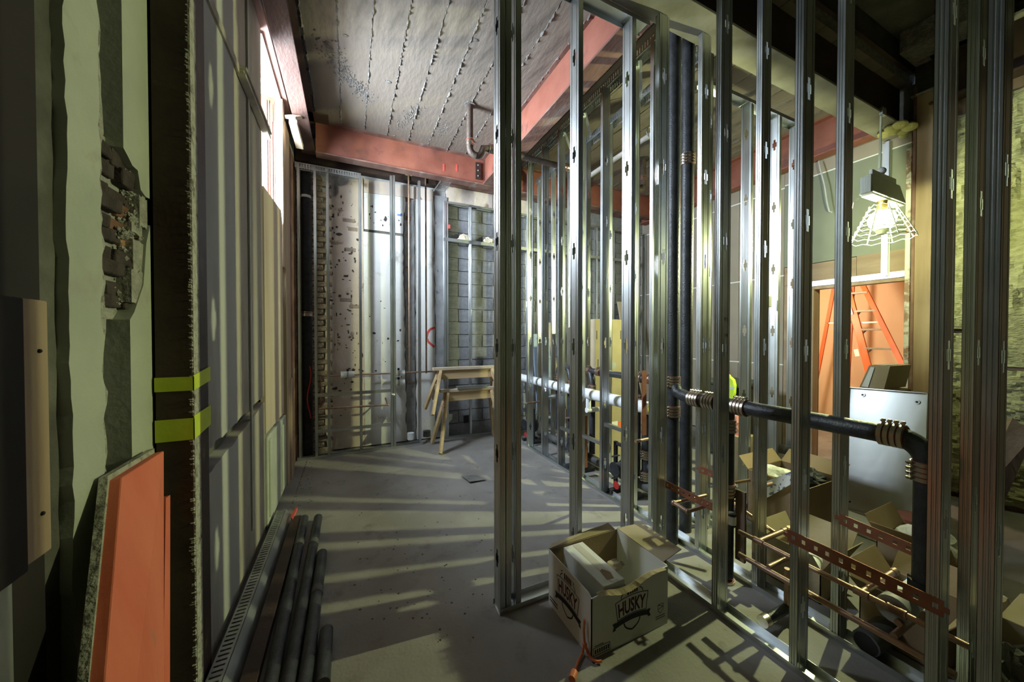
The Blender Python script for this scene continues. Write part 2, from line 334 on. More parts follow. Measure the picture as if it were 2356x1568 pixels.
# a pale sheet closes the lower half of the window bay, its top corner cut off
zt0, zt1 = P(612, 440, X=WX).z, P(650, 492, X=WX).z
yP = P(650, 700, X=WX).y
MB().poly([(yB + .012, .80), (yP, .80), (yP, zt1 - .1), (yP - .06, zt1), (yB + .012, zt0)], lw, -.03, .004).build('plywood_sheet', 'ply_pale', wl)
MB().box(WX - .06, WX + .015, yB + .01, yP + .05, .04, .77).build('ledge_block', 'plaster_pier', wl, bevel=.008)
MB().box(WX - .06, WX - .02, yB + .01, yP + .06, .77, .80).build('ledge_cap', 'plaster_rough', wl)
for (ya, yb, za, zb) in ((yB + .05, yB + .13, .1, .74), (yB + .62, yB + .70, .08, .72)):
    MB().box(WX, WX + .03, ya, yb, za, zb).build('ledge_pilaster', 'plaster_pier', wl, bevel=.01)
# far end of the left wall: wooden jamb board and rusty brown strips up to the corner
MB().box(WX - .05, WX + .02, YJ + .065, P(664, 700, X=WX).y, 0, 3.85).build('jamb_board', 'lumber', wl, bevel=.006)
MB().box(WX - .05, WX - .01, P(664, 700, X=WX).y, 5.45, 0, 3.85).build('rusty_panel', 'primer_old', wl)
yb0 = P(667, 900, X=WX + .02).y
MB().box(WX - .01, WX + .03, yb0, yb0 + .22, 0, P(670, 870, X=WX + .02).z).build('kick_board', 'lumber', wl, bevel=.004)
# picture rail left on the plaster
zr = 3.215
pr = thing('picture_rail', 'length of old moulded wooden rail nailed high on the left plaster wall', 'moulding', (WX, 2.1, zr))
MB().box(WX, WX + .012, 2.1, 2.80, zr, zr + .05).build('thin_batten', 'plaster_l2', pr)
yr = P(545, 155, X=WX).y
mb = MB()
for (d0, d1, h0, h1) in ((0, .045, 0, .022), (0, .036, .024, .04), (0, .05, .042, .062)): mb.box(WX, WX + d1, yr, P(609, 300, X=WX).y, zr + h0 - .01, zr + h1 - .01)
mb.build('moulding', 'plaster_l2', pr, bevel=.003)
# cream strip put in for a stripe of lamp light on the plaster
MB().box(WX - .002, WX + .008, 2.92, 2.955, .25, 4.2).build('batten', 'plaster_pier', wl)

# window_1
w1 = thing('window_1', None, None, (WX - .3, 3.4, 2.3), kind='structure')
y0, y1, z0, z1 = 3.40, YJ, 2.30, ZH
WF = WX - .33
for (a, b, c, d) in ((y0, y0 + .05, z0, z1), (y1 - .05, y1, z0, z1)): MB().box(WF, WF + .05, a, b, c, d).build('window_frame', 'win_wood', w1, bevel=.005)
for (c, d) in ((z0, z0 + .05), (z1 - .05, z1)): MB().box(WF, WF + .05, y0 + .05, y1 - .05, c, d).build('window_frame', 'win_wood', w1, bevel=.005)
MB().box(WF + .01, WF + .04, 3.83, 3.86, z0 + .05, z1 - .05).build('mullion', 'win_wood', w1, bevel=.004)
MB().box(WF + .01, WF + .04, y0 + .05, y1 - .05, 3.28, 3.32).build('meeting_rail', 'win_wood', w1, bevel=.004)
MB().box(WF + .022, WF + .027, y0 + .05, 3.83, z0 + .05, z1 - .05).build('pane', 'glass', w1)
MB().box(WF + .022, WF + .027, 3.86, y1 - .05, z0 + .05, z1 - .05).build('pane', 'glass', w1)
Xj = lambda u: P(u, 350, Y=YJ - .03).x
MB().box(WF + .05, Xj(634), YJ - .03, YJ + .03, 2.3, ZH).build('pulley_stile', 'win_wood', w1, bevel=.004)
for (ua, ub) in ((613, 616), (619, 621), (630, 633)): MB().box(Xj(ua), Xj(ub), YJ - .038, YJ - .03, 2.3, ZH - .05).build('stile_bead', 'win_wood', w1, bevel=.003)
MB().tube([(Xj(626), YJ - .04, 2.4), (Xj(626), YJ - .04, ZH - .12)], .006, 6).build('sash_chain', 'pvc', w1, True)
MB().box(Xj(624), Xj(628.5), YJ - .04, YJ - .03, ZH - .26, ZH - .08).build('sash_pulley_plate', 'brass', w1)
MB().box(Xj(634), Xj(642), YJ - .04, YJ + .03, 2.3, ZH).build('stop_bead', 'old_paint', w1)
MB().box(Xj(642), WX + .015, YJ - .045, YJ + .06, 2.3, ZH - .01).build('casing', 'lumber', w1, bevel=.005)
lin = thing('window_lintel', 'peeling white-and-brown lintel boards above the high left window', 'lintel', (WX - .2, 3.4, ZH))
MB().box(WX - .39, WX - .12, 3.40, YJ, ZH, ZH + .02).build('soffit_board', 'old_paint', lin)
MB().box(WX - .118, WX - .0, 3.40, YJ, ZH - .015, ZH + .02).build('soffit_board', 'primer_old', lin)
MB().box(WX - .03, WX + .01, 3.30, YJ + .1, ZH + .02, 4.26).build('lintel_face', 'old_paint', lin)
MB().box(WX - .03, WX + .05, 2.9, 4.95, ZH + .005, ZH + .05).build('lintel_angle', 'primer_old', lin)
# new wood blocks wedged under the left beam
a = P(672, 262, X=-.5); b = P(690, 340, X=-.5)
wb = thing('wooden_wedge', 'clean pale timber wedge under the rusty left roof beam', 'timber block', (a.x, a.y, b.z))
MB().bar(P(668, 270, X=-.52), P(694, 268, X=-.46), .09, .03).build('cross_block', 'ply_pale', wb, bevel=.003)
MB().bar(P(674, 278, X=-.5), P(690, 338, X=-.48), .07, .05).build('upright_block', 'ply_pale', wb, bevel=.003)

# ---- pier of broken plaster at the near left
PX = -.72
pier = MB().box(PX - .30, PX - .12, -2.8, 2.08, 0, 4.65).build('wall_left_near', 'dirt', kind='structure')
MB().box(PX - .30, PX - .06, 1.86, 2.08, 0, 4.65).build('masonry', 'dirt', pier)
def pw(a, b, d): return (PX + d, a, b)
Yp = lambda u: P(u, 700, X=PX).y
Zp = lambda u, v: P(u, v, X=PX).z
pl = jag((Yp(160), .02), (Yp(158), 4.5), 90, .008, 11) + list(reversed(jag((Yp(236), .02), (Yp(234), 4.5), 80, .009, 12)))
MB().poly(pl, pw, -.12, 0).build('plaster_strip', 'plaster_pier', pier)
pl = jag((Yp(105), .02), (Yp(103), 4.5), 40, .004, 13) + list(reversed(jag((Yp(157), .02), (Yp(155), 4.5), 50, .005, 14)))
MB().poly(pl, pw, -.12, -.025).build('undercoat_strip', 'dirt', pier)
MB().box(PX - .10, PX - .005, Yp(80), Yp(100), .02, 4.5).build('edge_batten', 'plaster_pier', pier, bevel=.004)
pl = jag((Yp(238), .02), (Yp(238), 4.5), 60, .003, 15) + list(reversed(jag((Yp(252), .02), (Yp(250), 4.5), 110, .014, 16)))
MB().poly(pl, pw, -.12, -.012).build('broken_edge', 'plaster_rough', pier)
MB().box(PX - .12, PX - .10, Yp(250), Yp(300), .02, 4.5).build('recess_back', 'grey_pl', pier)
hole = [(270, 340), (285, 338), (297, 352), (310, 372), (335, 392), (344, 440), (349, 520), (347, 640), (336, 690), (318, 735), (300, 735), (285, 720)]
zt, zb = Zp(320, 345), Zp(320, 735)
up = [(Yp(296), 4.5), (Yp(293), Zp(293, 345)), (Yp(302), Zp(302, 362)), (Yp(313), Zp(313, 385)), (Yp(325), Zp(325, 396)), (Yp(331), Zp(331, 440)), (Yp(342), Zp(342, 455)), (Yp(351), Zp(351, 460)), (Yp(352), 4.5)]
MB().poly(up, pw, -.12, -.004).build('plaster_strip', 'plaster_pier', pier)
dn = [(Yp(302), Zp(302, 735)), (Yp(312), Zp(312, 718)), (Yp(322), Zp(322, 690)), (Yp(334), Zp(334, 655)), (Yp(342), Zp(342, 560)), (Yp(351), Zp(351, 520)), (Yp(355), .02), (Yp(302), .02)]
MB().poly(dn, pw, -.12, -.004).build('plaster_strip', 'plaster_pier', pier)
MB().box(PX - .12, PX - .05, Yp(252), Yp(351), Zp(300, 735), Zp(300, 335)).build('mortar_bed', 'mortar', pier)
rn = random.Random(5)
rows = [(345, 378, 'brick_dark'), (383, 425, 'brick_dark'), (430, 462, 'brick_dark'), (466, 497, 'brick_red'), (502, 530, 'brick_red'), (536, 566, 'brick_orange'), (572, 604, 'brick_dark'), (609, 640, 'brick_dark'), (645, 676, 'brick_dark'), (682, 712, 'brick_dark')]
for i, (va, vb, m) in enumerate(rows):
    uc = 282 + (i % 2) * 22 + rn.uniform(-5, 5)
    for (ua, ub, mm) in ((238, uc, 'brick_dark' if m != 'brick_orange' else 'brick_dark'), (uc + 4, 348 - rn.uniform(0, 22), m)):
        dd = rn.uniform(-.045, -.012)
        zb_, za_ = Zp(uc, vb), Zp(uc, va)
        mb = MB(); jx = lambda: rn.uniform(-.006, .006)
        q = [(PX - .1, Yp(ua), zb_), (PX + dd, Yp(ua) + jx(), zb_ + jx()), (PX + dd + jx(), Yp(ub) + jx(), zb_ + jx()), (PX - .1, Yp(ub), zb_),
             (PX - .1, Yp(ua), za_), (PX + dd + jx(), Yp(ua) + jx(), za_ + jx()), (PX + dd + jx(), Yp(ub) + jx(), za_ + jx()), (PX - .1, Yp(ub), za_)]
        mb.hexa(q).build('brick', mm, pier, bevel=.006)
for (ua, ub, va, vb, dd) in ((334, 352, 455, 525, -.012), (322, 345, 520, 545, -.02), (318, 350, 560, 640, -.012), (310, 336, 630, 700, -.008), (330, 351, 395, 440, -.016)):
    ol = jag((Yp(ua), Zp(340, vb)), (Yp(ub), Zp(340, vb)), 5, .006, ua) + jag((Yp(ub), Zp(340, va)), (Yp(ua), Zp(340, va)), 5, .008, ub)
    MB().poly(ol, pw, -.1, dd).build('mortar_patch', 'mortar', pier)
pb = MB(); rn = random.Random(9)
for _ in range(420):
    u, v = rn.choice([(rn.gauss(333, 8), rn.uniform(400, 720)), (rn.gauss(322, 12), rn.uniform(560, 720)), (rn.gauss(318, 8), rn.uniform(540, 560)), (rn.gauss(330, 8), rn.uniform(500, 520))])
    c = Vector((PX - .03 + rn.uniform(-.02, .012), Yp(min(u, 350)), Zp(330, v))); r = rn.uniform(.003, .011)
    pb.add([c + Vector((r, 0, 0)), c + Vector((0, r, 0)), c + Vector((0, 0, r * 1.2)), c - Vector((0, r, 0)), c - Vector((0, 0, r)), c - Vector((r, 0, 0))],
           [(0, 1, 2), (0, 2, 3), (0, 3, 4), (0, 4, 1), (5, 2, 1), (5, 3, 2), (5, 4, 3), (5, 1, 4)])
pb.build('mortar_crumbs', 'mortar', pier, kind='stuff')
# dark near return
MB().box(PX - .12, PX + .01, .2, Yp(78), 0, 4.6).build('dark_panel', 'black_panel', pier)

# ---- back wall
BY = 5.42
wb_ = MB().box(-1.0, 5.8, BY + .03, BY + .25, 0, 4.3).build('wall_back', 'joint', kind='structure')
Xb = lambda u: P(u, 600, Y=BY).x
Zb = lambda u, v: P(u, v, Y=BY).z
def bw(a, b, d): return (a, BY + d, b)
brick_me = None
zc = .0; row = 0
rn = random.Random(2)
proto = None
while zc < 3.7:
    xo = -.74 + (0 if row % 2 else .11)
    for kx in range(3):
        xa = xo + kx * .215
        if xa > Xb(752) - .05: continue
        if proto is None:
            proto = MB().box(-.1025, .1025, 0, .06, 0, .0645).build('brick', 'brick_old', wb_, bevel=.006, origin=(0, .03, 0)); ob = proto
            ob.location = Vector((xa + .1, BY - .0, zc)) - WO[wb_.name]
        else:
            ob = copy_to(proto, 'brick', wb_, (xa + .1, BY + rn.uniform(-.006, .006), zc))
            ob.rotation_euler = (rn.uniform(-.02, .02), 0, rn.uniform(-.02, .02))
    zc += .0755; row += 1
zt_ = Zb(800, 402)
pan = [(Xb(752), .02)] + jag((Xb(745), .4), (Xb(750), zt_ - .5), 30, .015, 21) + jag((Xb(752), zt_ - .45), (Xb(815), zt_ + .04), 8, .03, 22) + [(Xb(836), zt_ - .02), (Xb(838), .02)]
MB().poly(pan, bw, -.022, .03).build('tan_plaster', 'tan', wb_)
MB().poly([(Xb(838), 3.10 + .012), (Xb(838), Zb(860, 448)), (Xb(932), Zb(932, 455))] + jag((Xb(932), Zb(932, 456)), (Xb(927), 3.11), 8, .012, 23), bw, -.026, .03).build('white_plaster', 'white_pl', wb_)
MB().poly([(Xb(838), .02), (Xb(836), 3.075)] + [(Xb(926), 3.07)] + jag((Xb(926), 3.06), (Xb(933), .02), 40, .014, 24), bw, -.026, .03).build('white_plaster', 'white_pl', wb_)
MB().poly([(Xb(838), Zb(860, 447)), (Xb(838), Zb(838, 412)), (Xb(998), Zb(998, 437)), (Xb(998), Zb(998, 468)), (Xb(932), Zb(932, 454))], bw, -.018, .03).build('tan_plaster', 'tan', wb_)
MB().box(Xb(838), Xb(926), BY - .012, BY + .03, 3.075, 3.112).build('dirt_line', 'dirt', wb_)
MB().poly(jag((Xb(934), .02), (Xb(930), Zb(932, 456)), 40, .01, 25) + [(Xb(952), Zb(950, 460)), (Xb(955), .02)], bw, -.008, .03).build('chase_infill', 'grey_pl', wb_)
MB().poly(jag((Xb(957), .02), (Xb(953), Zb(950, 458)), 34, .012, 26) + list(reversed(jag((Xb(1001), .02), (Xb(998), Zb(998, 466)), 34, .008, 27))), bw, -.026, .03).build('white_plaster', 'white_pl', wb_)
MB().poly(jag((Xb(1001), .02), (Xb(999), 3.75), 30, .008, 28) + [(Xb(1027), 3.75), (Xb(1027), .02)], bw, -.05, .03).build('grey_pier', 'grey_pl', wb_)
zq = .4
for i in range(11):   # bricks that show in the chase
    zz = .9 + i * .27 + random.uniform(-.06, .06)
    MB().box(Xb(934), Xb(945), BY - .02, BY + .02, zz, zz + .062).build('brick', random.choice(['brick_old', 'brick_red', 'brick_old']), wb_, bevel=.005)
rn = random.Random(19); pm = MB()
for _ in range(150):      # chips knocked out of the old plaster
    u, v = (rn.uniform(757, 832), rn.choice([rn.uniform(440, 620), rn.uniform(560, 800), rn.uniform(760, 960)])) if rn.random() < .75 else (rn.uniform(845, 925), rn.choice([rn.uniform(470, 520), rn.uniform(690, 900)]))
    c = Vector((Xb(u), Zb(u, v))); n = rn.randint(5, 8); r = rn.uniform(.006, .020) * (1.8 if rn.random() < .1 else 1); el_ = rn.uniform(.5, 1.6)
    ol = [(c.x + r * el_ * rn.uniform(.5, 1.2) * math.cos(2 * math.pi * k / n), c.y + r / el_ * rn.uniform(.5, 1.2) * math.sin(2 * math.pi * k / n)) for k in range(n)]
    pm.poly(ol, bw, -.0275, -.0225)
pm.build('plaster_chips', 'brick_dark', wb_, kind='stuff')
for (u, v, w, h) in ((803, 508, .17, .06), (812, 528, .13, .06), (770, 560, .1, .05), (806, 575, .15, .06), (796, 690, .16, .06), (816, 705, .14, .06)):
    c = P(u, v, Y=BY); MB().box(c.x - w / 2, c.x + w / 2, BY - .026, BY, c.z - h / 2, c.z + h / 2).build('brick', 'brick_old', wb_, bevel=.012)
# red spray arrow
def stroke(pts, w, fn, name, m, parent):
    mb = MB()
    for (a, b) in zip(pts[:-1], pts[1:]):
        a, b = Vector(a), Vector(b); d = (b - a).normalized(); n = Vector((-d.y, d.x)) * w / 2
        mb.add([fn(*(a + n)), fn(*(a - n)), fn(*(b - n)), fn(*(b + n))], [(0, 1, 2, 3)])
    return mb.build(name, m, parent)
sp = [(Xb(u), Zb(u, v)) for u, v in ((1000, 753), (988, 757), (982, 766), (980, 777), (984, 786), (991, 792), (998, 798))]
stroke(sp, .035, lambda a, b: (a, BY - .028, b), 'spray_mark', 'spray', wb_)
MB().box(Xb(914), Xb(925), BY - .030, BY - .026, Zb(920, 498), Zb(920, 494)).build('tape_piece', 'tape_blue', wb_)
# steel angle and soot above the old plaster
MB().box(-.62, Xb(1000), BY - .10, BY + .03, Zb(850, 400) - .03, Zb(850, 400) + .15).build('dark_lintel', 'steel_dark', wb_)
# blocks
bx0 = Xb(1027); bw_, bh_ = .402, .2025
nb = 0; pfull = phalf = None
for r in range(19):
    z = .0 + r * bh_
    xx = bx0
    if r % 2: 
        segs = [.2] + [bw_] * 11
    else: segs = [bw_] * 11
    for w in segs:
        if xx + w > 5.62: break
        full = w > .3
        src = pfull if full else phalf
        if src is None:
            o = MB().box(0, w - .011, 0, .05, 0, bh_ - .011).build('concrete_block', 'cmu', wb_, bevel=.003, origin=(0, .0, 0))
            o.location = Vector((xx, BY + random.uniform(0, .004), z)) - WO[wb_.name]
            if full: pfull = o
            else: phalf = o
        else:
            copy_to(src, 'concrete_block', wb_, (xx, BY + random.uniform(0, .004), z))
        xx += w
zz = 19 * bh_
for i in range(6): MB().box(bx0 + i * .78, bx0 + i * .78 + .77, BY - .03, BY + .04, 3.70, 3.93).build('header_block', 'tan' if i < 2 else 'cmu', wb_, bevel=.004)
MB().box(Xb(1066), Xb(1078), BY - .012, BY + .01, Zb(1070, 972), Zb(1070, 955)).build('outlet_box', 'rubber', wb_)

# ---- right wall with the doorway
RX = 5.47
wr = MB().box(RX + .06, RX + .16, 2.46, 5.7, 0, 4.3).build('wall_right', 'dirt', kind='structure')
MB().box(RX + .06, RX + .16, 1.6, 2.46, 2.28, 4.3).build('masonry', 'dirt', wr)
MB().box(RX + .06, RX + .16, -2.8, 1.6, 0, 4.65).build('masonry', 'dirt', wr)
js = [.02, P(1672, 830, X=RX).z, P(1672, 652, X=RX).z, P(1672, 478, X=RX).z, 3.9]
ys = [2.80, 3.42, 4.62, 5.44]
for i in range(4):
    for j in range(3):
        MB().box(RX, RX + .06, ys[j] + .003, ys[j + 1] - .003, js[i] + .004, js[i + 1] - .004).build('drywall_sheet', 'drywall', wr)
for i in (1, 2, 3): MB().box(RX - .0015, RX + .03, 2.80, 5.44, js[i] - .008, js[i] + .008).build('joint_tape', 'paper', wr)
# grey-green board over the door with its light joint line, plywood belt below it
zj = P(1950, 378, X=RX).z
zply1, zply0 = P(1870, 605, X=RX).z, 2.28
MB().box(RX, RX + .06, 1.6, 2.80, zply1, zj - .003).build('drywall_sheet', 'drywall_g', wr)
MB().box(RX, RX + .06, 1.6, 2.80, zj + .003, 3.9).build('drywall_sheet', 'drywall', wr)
MB().box(RX - .0015, RX + .03, 1.6, 2.80, zj - .007, zj + .007).build('joint_tape', 'paper', wr)
MB().box(RX - .012, RX + .05, 1.60, 2.03, zply0, zply1).build('plywood_belt', 'plywood', wr)
MB().box(RX - .012, RX + .05, 2.034, 2.79, zply0, zply1 - .01).build('plywood_belt', 'plywood', wr)
MB().box(RX - .012, RX + .05, 2.475, 2.79, .02, zply0 - .003).build('plywood_sheet', 'plywood', wr)
# door_1: framed opening
d1 = thing('door_1', None, None, (RX, 2.05, 0), kind='structure')
MB().box(RX - .012, RX + .12, 2.45, 2.475, .02, 2.26).build('door_jamb', 'lumber', d1, bevel=.003)
MB().box(RX - .02, RX + .14, 1.60, 2.47, 2.235, 2.262).build('header_track', 'galv', d1)
MB().box(RX - .02, RX - .016, 1.60, 2.47, 2.262, 2.30).build('header_leg', 'galv', d1)
MB().box(RX - .006, RX + .12, 1.60, 2.45, 2.195, 2.235).build('header_board', 'lumber', d1)
MB().box(RX - .05, RX + .08, P(2098, 600, X=RX).y, P(2086, 600, X=RX).y, .02, P(2090, 345, X=RX).z).build('door_jamb', 'old_paint', d1, bevel=.003)
y_ = P(2037, 500, X=RX - .03).y
MB().box(RX - .05, RX - .015, y_ - .028, y_ + .0, 2.262, 3.75).build('cripple_stud', 'galv', d1)
MB().box(RX - .015, RX, y_ - .036, y_ + .036, 2.262, 3.75).build('cripple_web', 'galv_dull', d1)
# the warm room beyond
MB().box(7.75, 7.85, -.2, 4.6, 0, 3.1).build('wall_far', 'orange_wall', kind='structure')
MB().box(RX + .16, 7.75, 4.0, 4.1, 0, 3.1).build('wall_far_side', 'orange_wall', kind='structure')
MB().box(RX + .16, 7.75, -.3, -.2, 0, 3.1).build('wall_far_end', 'orange_wall', kind='structure')
MB().box(RX + .16, 7.85, -.3, 4.1, 3.1, 3.2).build('ceiling_far', 'orange_wall', kind='structure')
# rear of the space behind the camera
MB().box(-1.4, 5.8, -2.9, -2.8, 0, 4.7).build('wall_front', 'dirt', kind='structure')
# mineral wool wall beside the column
mw = MB().box(RX + .0, RX + .06, -2.6, 1.40, 0, 4.3).build('wall_right_near', 'lumber_dark', kind='structure')
def wool_panel(y0, y1, z0, z1, seed):
    rn = random.Random(seed); ny, nz = 14, 60; vv = []; ff = []
    off = [[rn.gauss(0, .012) for _ in range(ny + 1)] for _ in range(nz + 1)]
    ph = [rn.uniform(0, 6) for _ in range(6)]
    for i in range(nz + 1):
        for j in range(ny + 1):
            y = y0 + (y1 - y0) * j / ny; z = z0 + (z1 - z0) * i / nz
            d = .04 + .02 * math.sin(z * 5 + ph[0] + 2 * math.sin(y * 9 + ph[1])) + .012 * math.sin(z * 23 + ph[2] + y * 6) + off[i][j]
            if j in (0, ny): d = .0; y += rn.uniform(-.015, .015)
            vv.append((RX - .02 - max(0, d), y, z))
    for i in range(nz):
        for j in range(ny): ff.append((i * (ny + 1) + j, i * (ny + 1) + j + 1, (i + 1) * (ny + 1) + j + 1, (i + 1) * (ny + 1) + j))
    mb = MB(); mb.add(vv, ff); mb.add([(RX, y0, z0), (RX, y1, z0), (RX, y1, z1), (RX, y0, z1)], [(3, 2, 1, 0)])
    return mb
yy = [.30, .70, 1.02, 1.06, 1.38]
for (a, b, c, d, lab) in ((1.10, 1.38, .05, 1.62, 'lower batt of yellow mineral wool right beside the rusty column'), (1.10, 1.38, 1.66, 3.75, 'upper batt of yellow mineral wool right beside the rusty column'),
                     (.72, 1.06, .05, 1.28, 'low ragged mineral wool batt away from the rusty column'), (.72, 1.06, 1.31, 3.8, 'tall bulging mineral wool batt away from the rusty column'), (.3, .68, .05, 3.8, 'last mineral wool batt in the dark end of the right wall')):
    wool_panel(a, b, c, d, int(a * 100 + c * 10)).build('insulation_batt', 'wool', smooth=True, label=lab, cat='insulation', group='mineral wool batts in the right wall')

# ---- steel beams
def beam(label, axis, c, a0, a1, z0, z1, wf, tf, tw, mw_, mf, mtop=None, group='roof beams'):
    t = thing('steel_beam', label, 'beam', (c, a0, z0) if axis == 'Y' else (a0, c, z0), group)
    def bxx(lo, hi, zz0, zz1): return MB().box(lo, hi, a0, a1, zz0, zz1) if axis == 'Y' else MB().box(a0, a1, lo, hi, zz0, zz1)
    bxx(c - wf / 2, c + wf / 2, z0, z0 + tf).build('bottom_flange', mf, t, bevel=.003)
    bxx(c - tw / 2, c + tw / 2, z0 + tf, z1 - tf).build('web', mw_, t)
    bxx(c - wf / 2, c + wf / 2, z1 - tf, z1).build('top_flange', mtop or mf, t)
    return t
beam('rusty brown beam over the high left window', 'Y', -.455, 1.85, 5.15, 3.905, ZC, .15, .016, .012, 'steel_dark', 'primer_dark')
xl, xr = P(1431, 60, Z=3.87).x, P(1431, 127, Z=3.87).x
pq = P(735, 272, Z=ZC - .012)
MB().box(pq.x - .13, pq.x + .10, pq.y - .10, pq.y + .10, ZC - .016, ZC - .002).build('splice_plate', 'primer_dark', ceil)
bb = beam('bright red primed beam running back between the two ceiling bays', 'Y', (xl + xr) / 2, 1.82, 4.98, 3.87, ZC + .01, xr - xl, .018, .1, 'primer', 'primer_old')
bb2 = beam('red primed beam across the back above the plastered wall', 'X', 5.04, -.37, 5.4, 3.865, ZC + .005, .15, .018, .03, 'primer', 'primer_old')
for (u, v) in ((1021, 385), (1051, 386)):
    c = P(u, v, Y=5.02); MB().box(c.x - .012, c.x + .012, 5.02, 5.03, c.z - .05, c.z + .05).build('crayon_mark', 'spray', bb2)
t = beam('second red beam behind, just over the block wall', 'X', 5.30, 1.25, 5.4, 3.93, ZC, .16, .016, .012, 'primer', 'primer_old')
beam('brown red beam along the top of the drywall above the door', 'Y', 5.36, 1.85, 5.3, 3.83, ZC, .16, .016, .012, 'primer', 'primer')
gird = beam('deep dusty grey girder with dark web carrying the lamp', 'X', 1.70, -1.0, 5.46, 3.77, 4.40, .225, .02, .014, 'steel_dark', 'steel_grey', 'steel_dark')
beam('dark rusty beam in the shadow over the mineral wool', 'Y', 5.40, -2.6, 1.44, 3.92, 4.42, .2, .02, .014, 'steel_dark', 'steel_dark', 'plaster_rough')
mb = MB(); 
for (xx, yy0) in ((4.3, -.3), (3.4, -.8)): mb.bar((xx, yy0, 4.56), (5.7, yy0 + .7, 4.56), .06, .08)
mb.build('ceiling_batten', 'lumber_dark', label='dark battens under the dark front ceiling', cat='batten')
# concrete haunch above the girder end
MB().box(5.0, 5.4, 1.1, 1.56, 4.40, 4.62).build('concrete_haunch', 'ceil_rough', label='rough concrete block between girder end and dark ceiling', cat='concrete block', bevel=.01)
# steel clip and bolts where back beam meets the red beam
cl = thing('connection_angle', 'bolted steel angle joining the red back beam and long red beam', 'bracket', (xl - .1, 5.0, 3.9))
MB().box(xl - .10, xl - .02, 5.0, 5.012, 3.95, 4.2).build('plate', 'steel_dark', cl)
for z in (4.0, 4.08, 4.16): MB().sphere((xl - .06, 4.998, z), .014, 8, 6).build('bolt', 'galv_dull', cl, True)
# rusty column at the right
cz = P(2120, 222, X=RX - .1).z
colr = thing('steel_column', 'rusty brown boxed column where the girder ends beside mineral wool', 'column', (RX - .05, 1.5, 0))
MB().box(RX - .14, RX + .06, P(2152, 600, X=RX - .14).y, P(2098, 600, X=RX - .14).y - .0, 0, cz).build('shaft', 'lumber', colr, bevel=.006)
MB().box(RX - .15, RX - .13, P(2104, 600, X=RX - .14).y, P(2097, 600, X=RX - .14).y, 0, cz + .1).build('corner_angle', 'primer_old', colr)
MB().box(RX - .16, RX + .06, P(2152, 600, X=RX - .14).y, P(2098, 600, X=RX - .14).y + .02, cz, cz + .02).build('cap_plate', 'plaster_rough', colr)
fs = MB(); rn = random.Random(8)
c = P(2065, 318, X=5.2)
for _ in range(9): fs.sphere((5.25 + rn.uniform(-.16, .16), 1.62 + rn.uniform(-.10, .10), 3.755 + rn.uniform(-.03, .005)), rn.uniform(.035, .06), 8, 6, (1.6, 1, .6))
fs.build('foam_sealant', 'yellow', smooth=True, label='yellow lump of spray foam under the girder end', cat='sealant')
# left steel column with fluorescent tape
cx0, cx1 = P(355, 700, Y=1.89).x, WX + .02
lc = thing('steel_column', 'near black steel column wrapped with two bands of fluorescent tape', 'column', ((cx0 + cx1) / 2, 1.97, 0))
MB().box(cx0, cx1, 1.89, 2.075, 0, 4.6).build('shaft', 'steel_dark', lc)
# gnawed fibres of old render along its edge
rn = random.Random(31); fb = MB()
for i in range(900):
    z = rn.uniform(.02, 4.4); L = rn.uniform(.002, .010) * (1.6 if rn.random() < .12 else 1); y = rn.uniform(1.886, 1.905)
    fb.hexa([(cx1 - .004, y, z), (cx1 + .003, y, z), (cx1 + .003, y + .012, z), (cx1 - .004, y + .012, z)] + [(cx1 - L, y - .004, z + .004 + L * .1), (cx1 + .001, y - .002, z + .006), (cx1 + .001, y + .006, z + .006), (cx1 - L, y + .004, z + .006)])
fb.build('plaster_burrs', 'plaster_rough', lc, kind='stuff')
mb = MB().box(cx1 - .004, cx1 + .004, 1.90, 1.965, 0, 4.5); mb.build('render_strip', 'plaster_rough', lc)
for (va, vb, wz) in ((866, 898, .0), (960, 1012, .012)):
    za, zb2 = P(440, va, X=cx1).z, P(440, vb, X=cx1).z
    mb = MB().box(cx0 - .002, cx1 + .008, 1.885, 1.888, zb2, za - wz * .3)
    mb.hexa([(cx1 + .005, 1.885, zb2), (cx1 + .008, 1.885, zb2), (cx1 + .008, 2.078, zb2 + .02), (cx1 + .005, 2.078, zb2 + .02),
             (cx1 + .005, 1.885, za + .005), (cx1 + .008, 1.885, za + .005), (cx1 + .008, 2.078, za + .028 - wz), (cx1 + .005, 2.078, za + .028 - wz)])
    mb.build('tape_band', 'tape', lc)

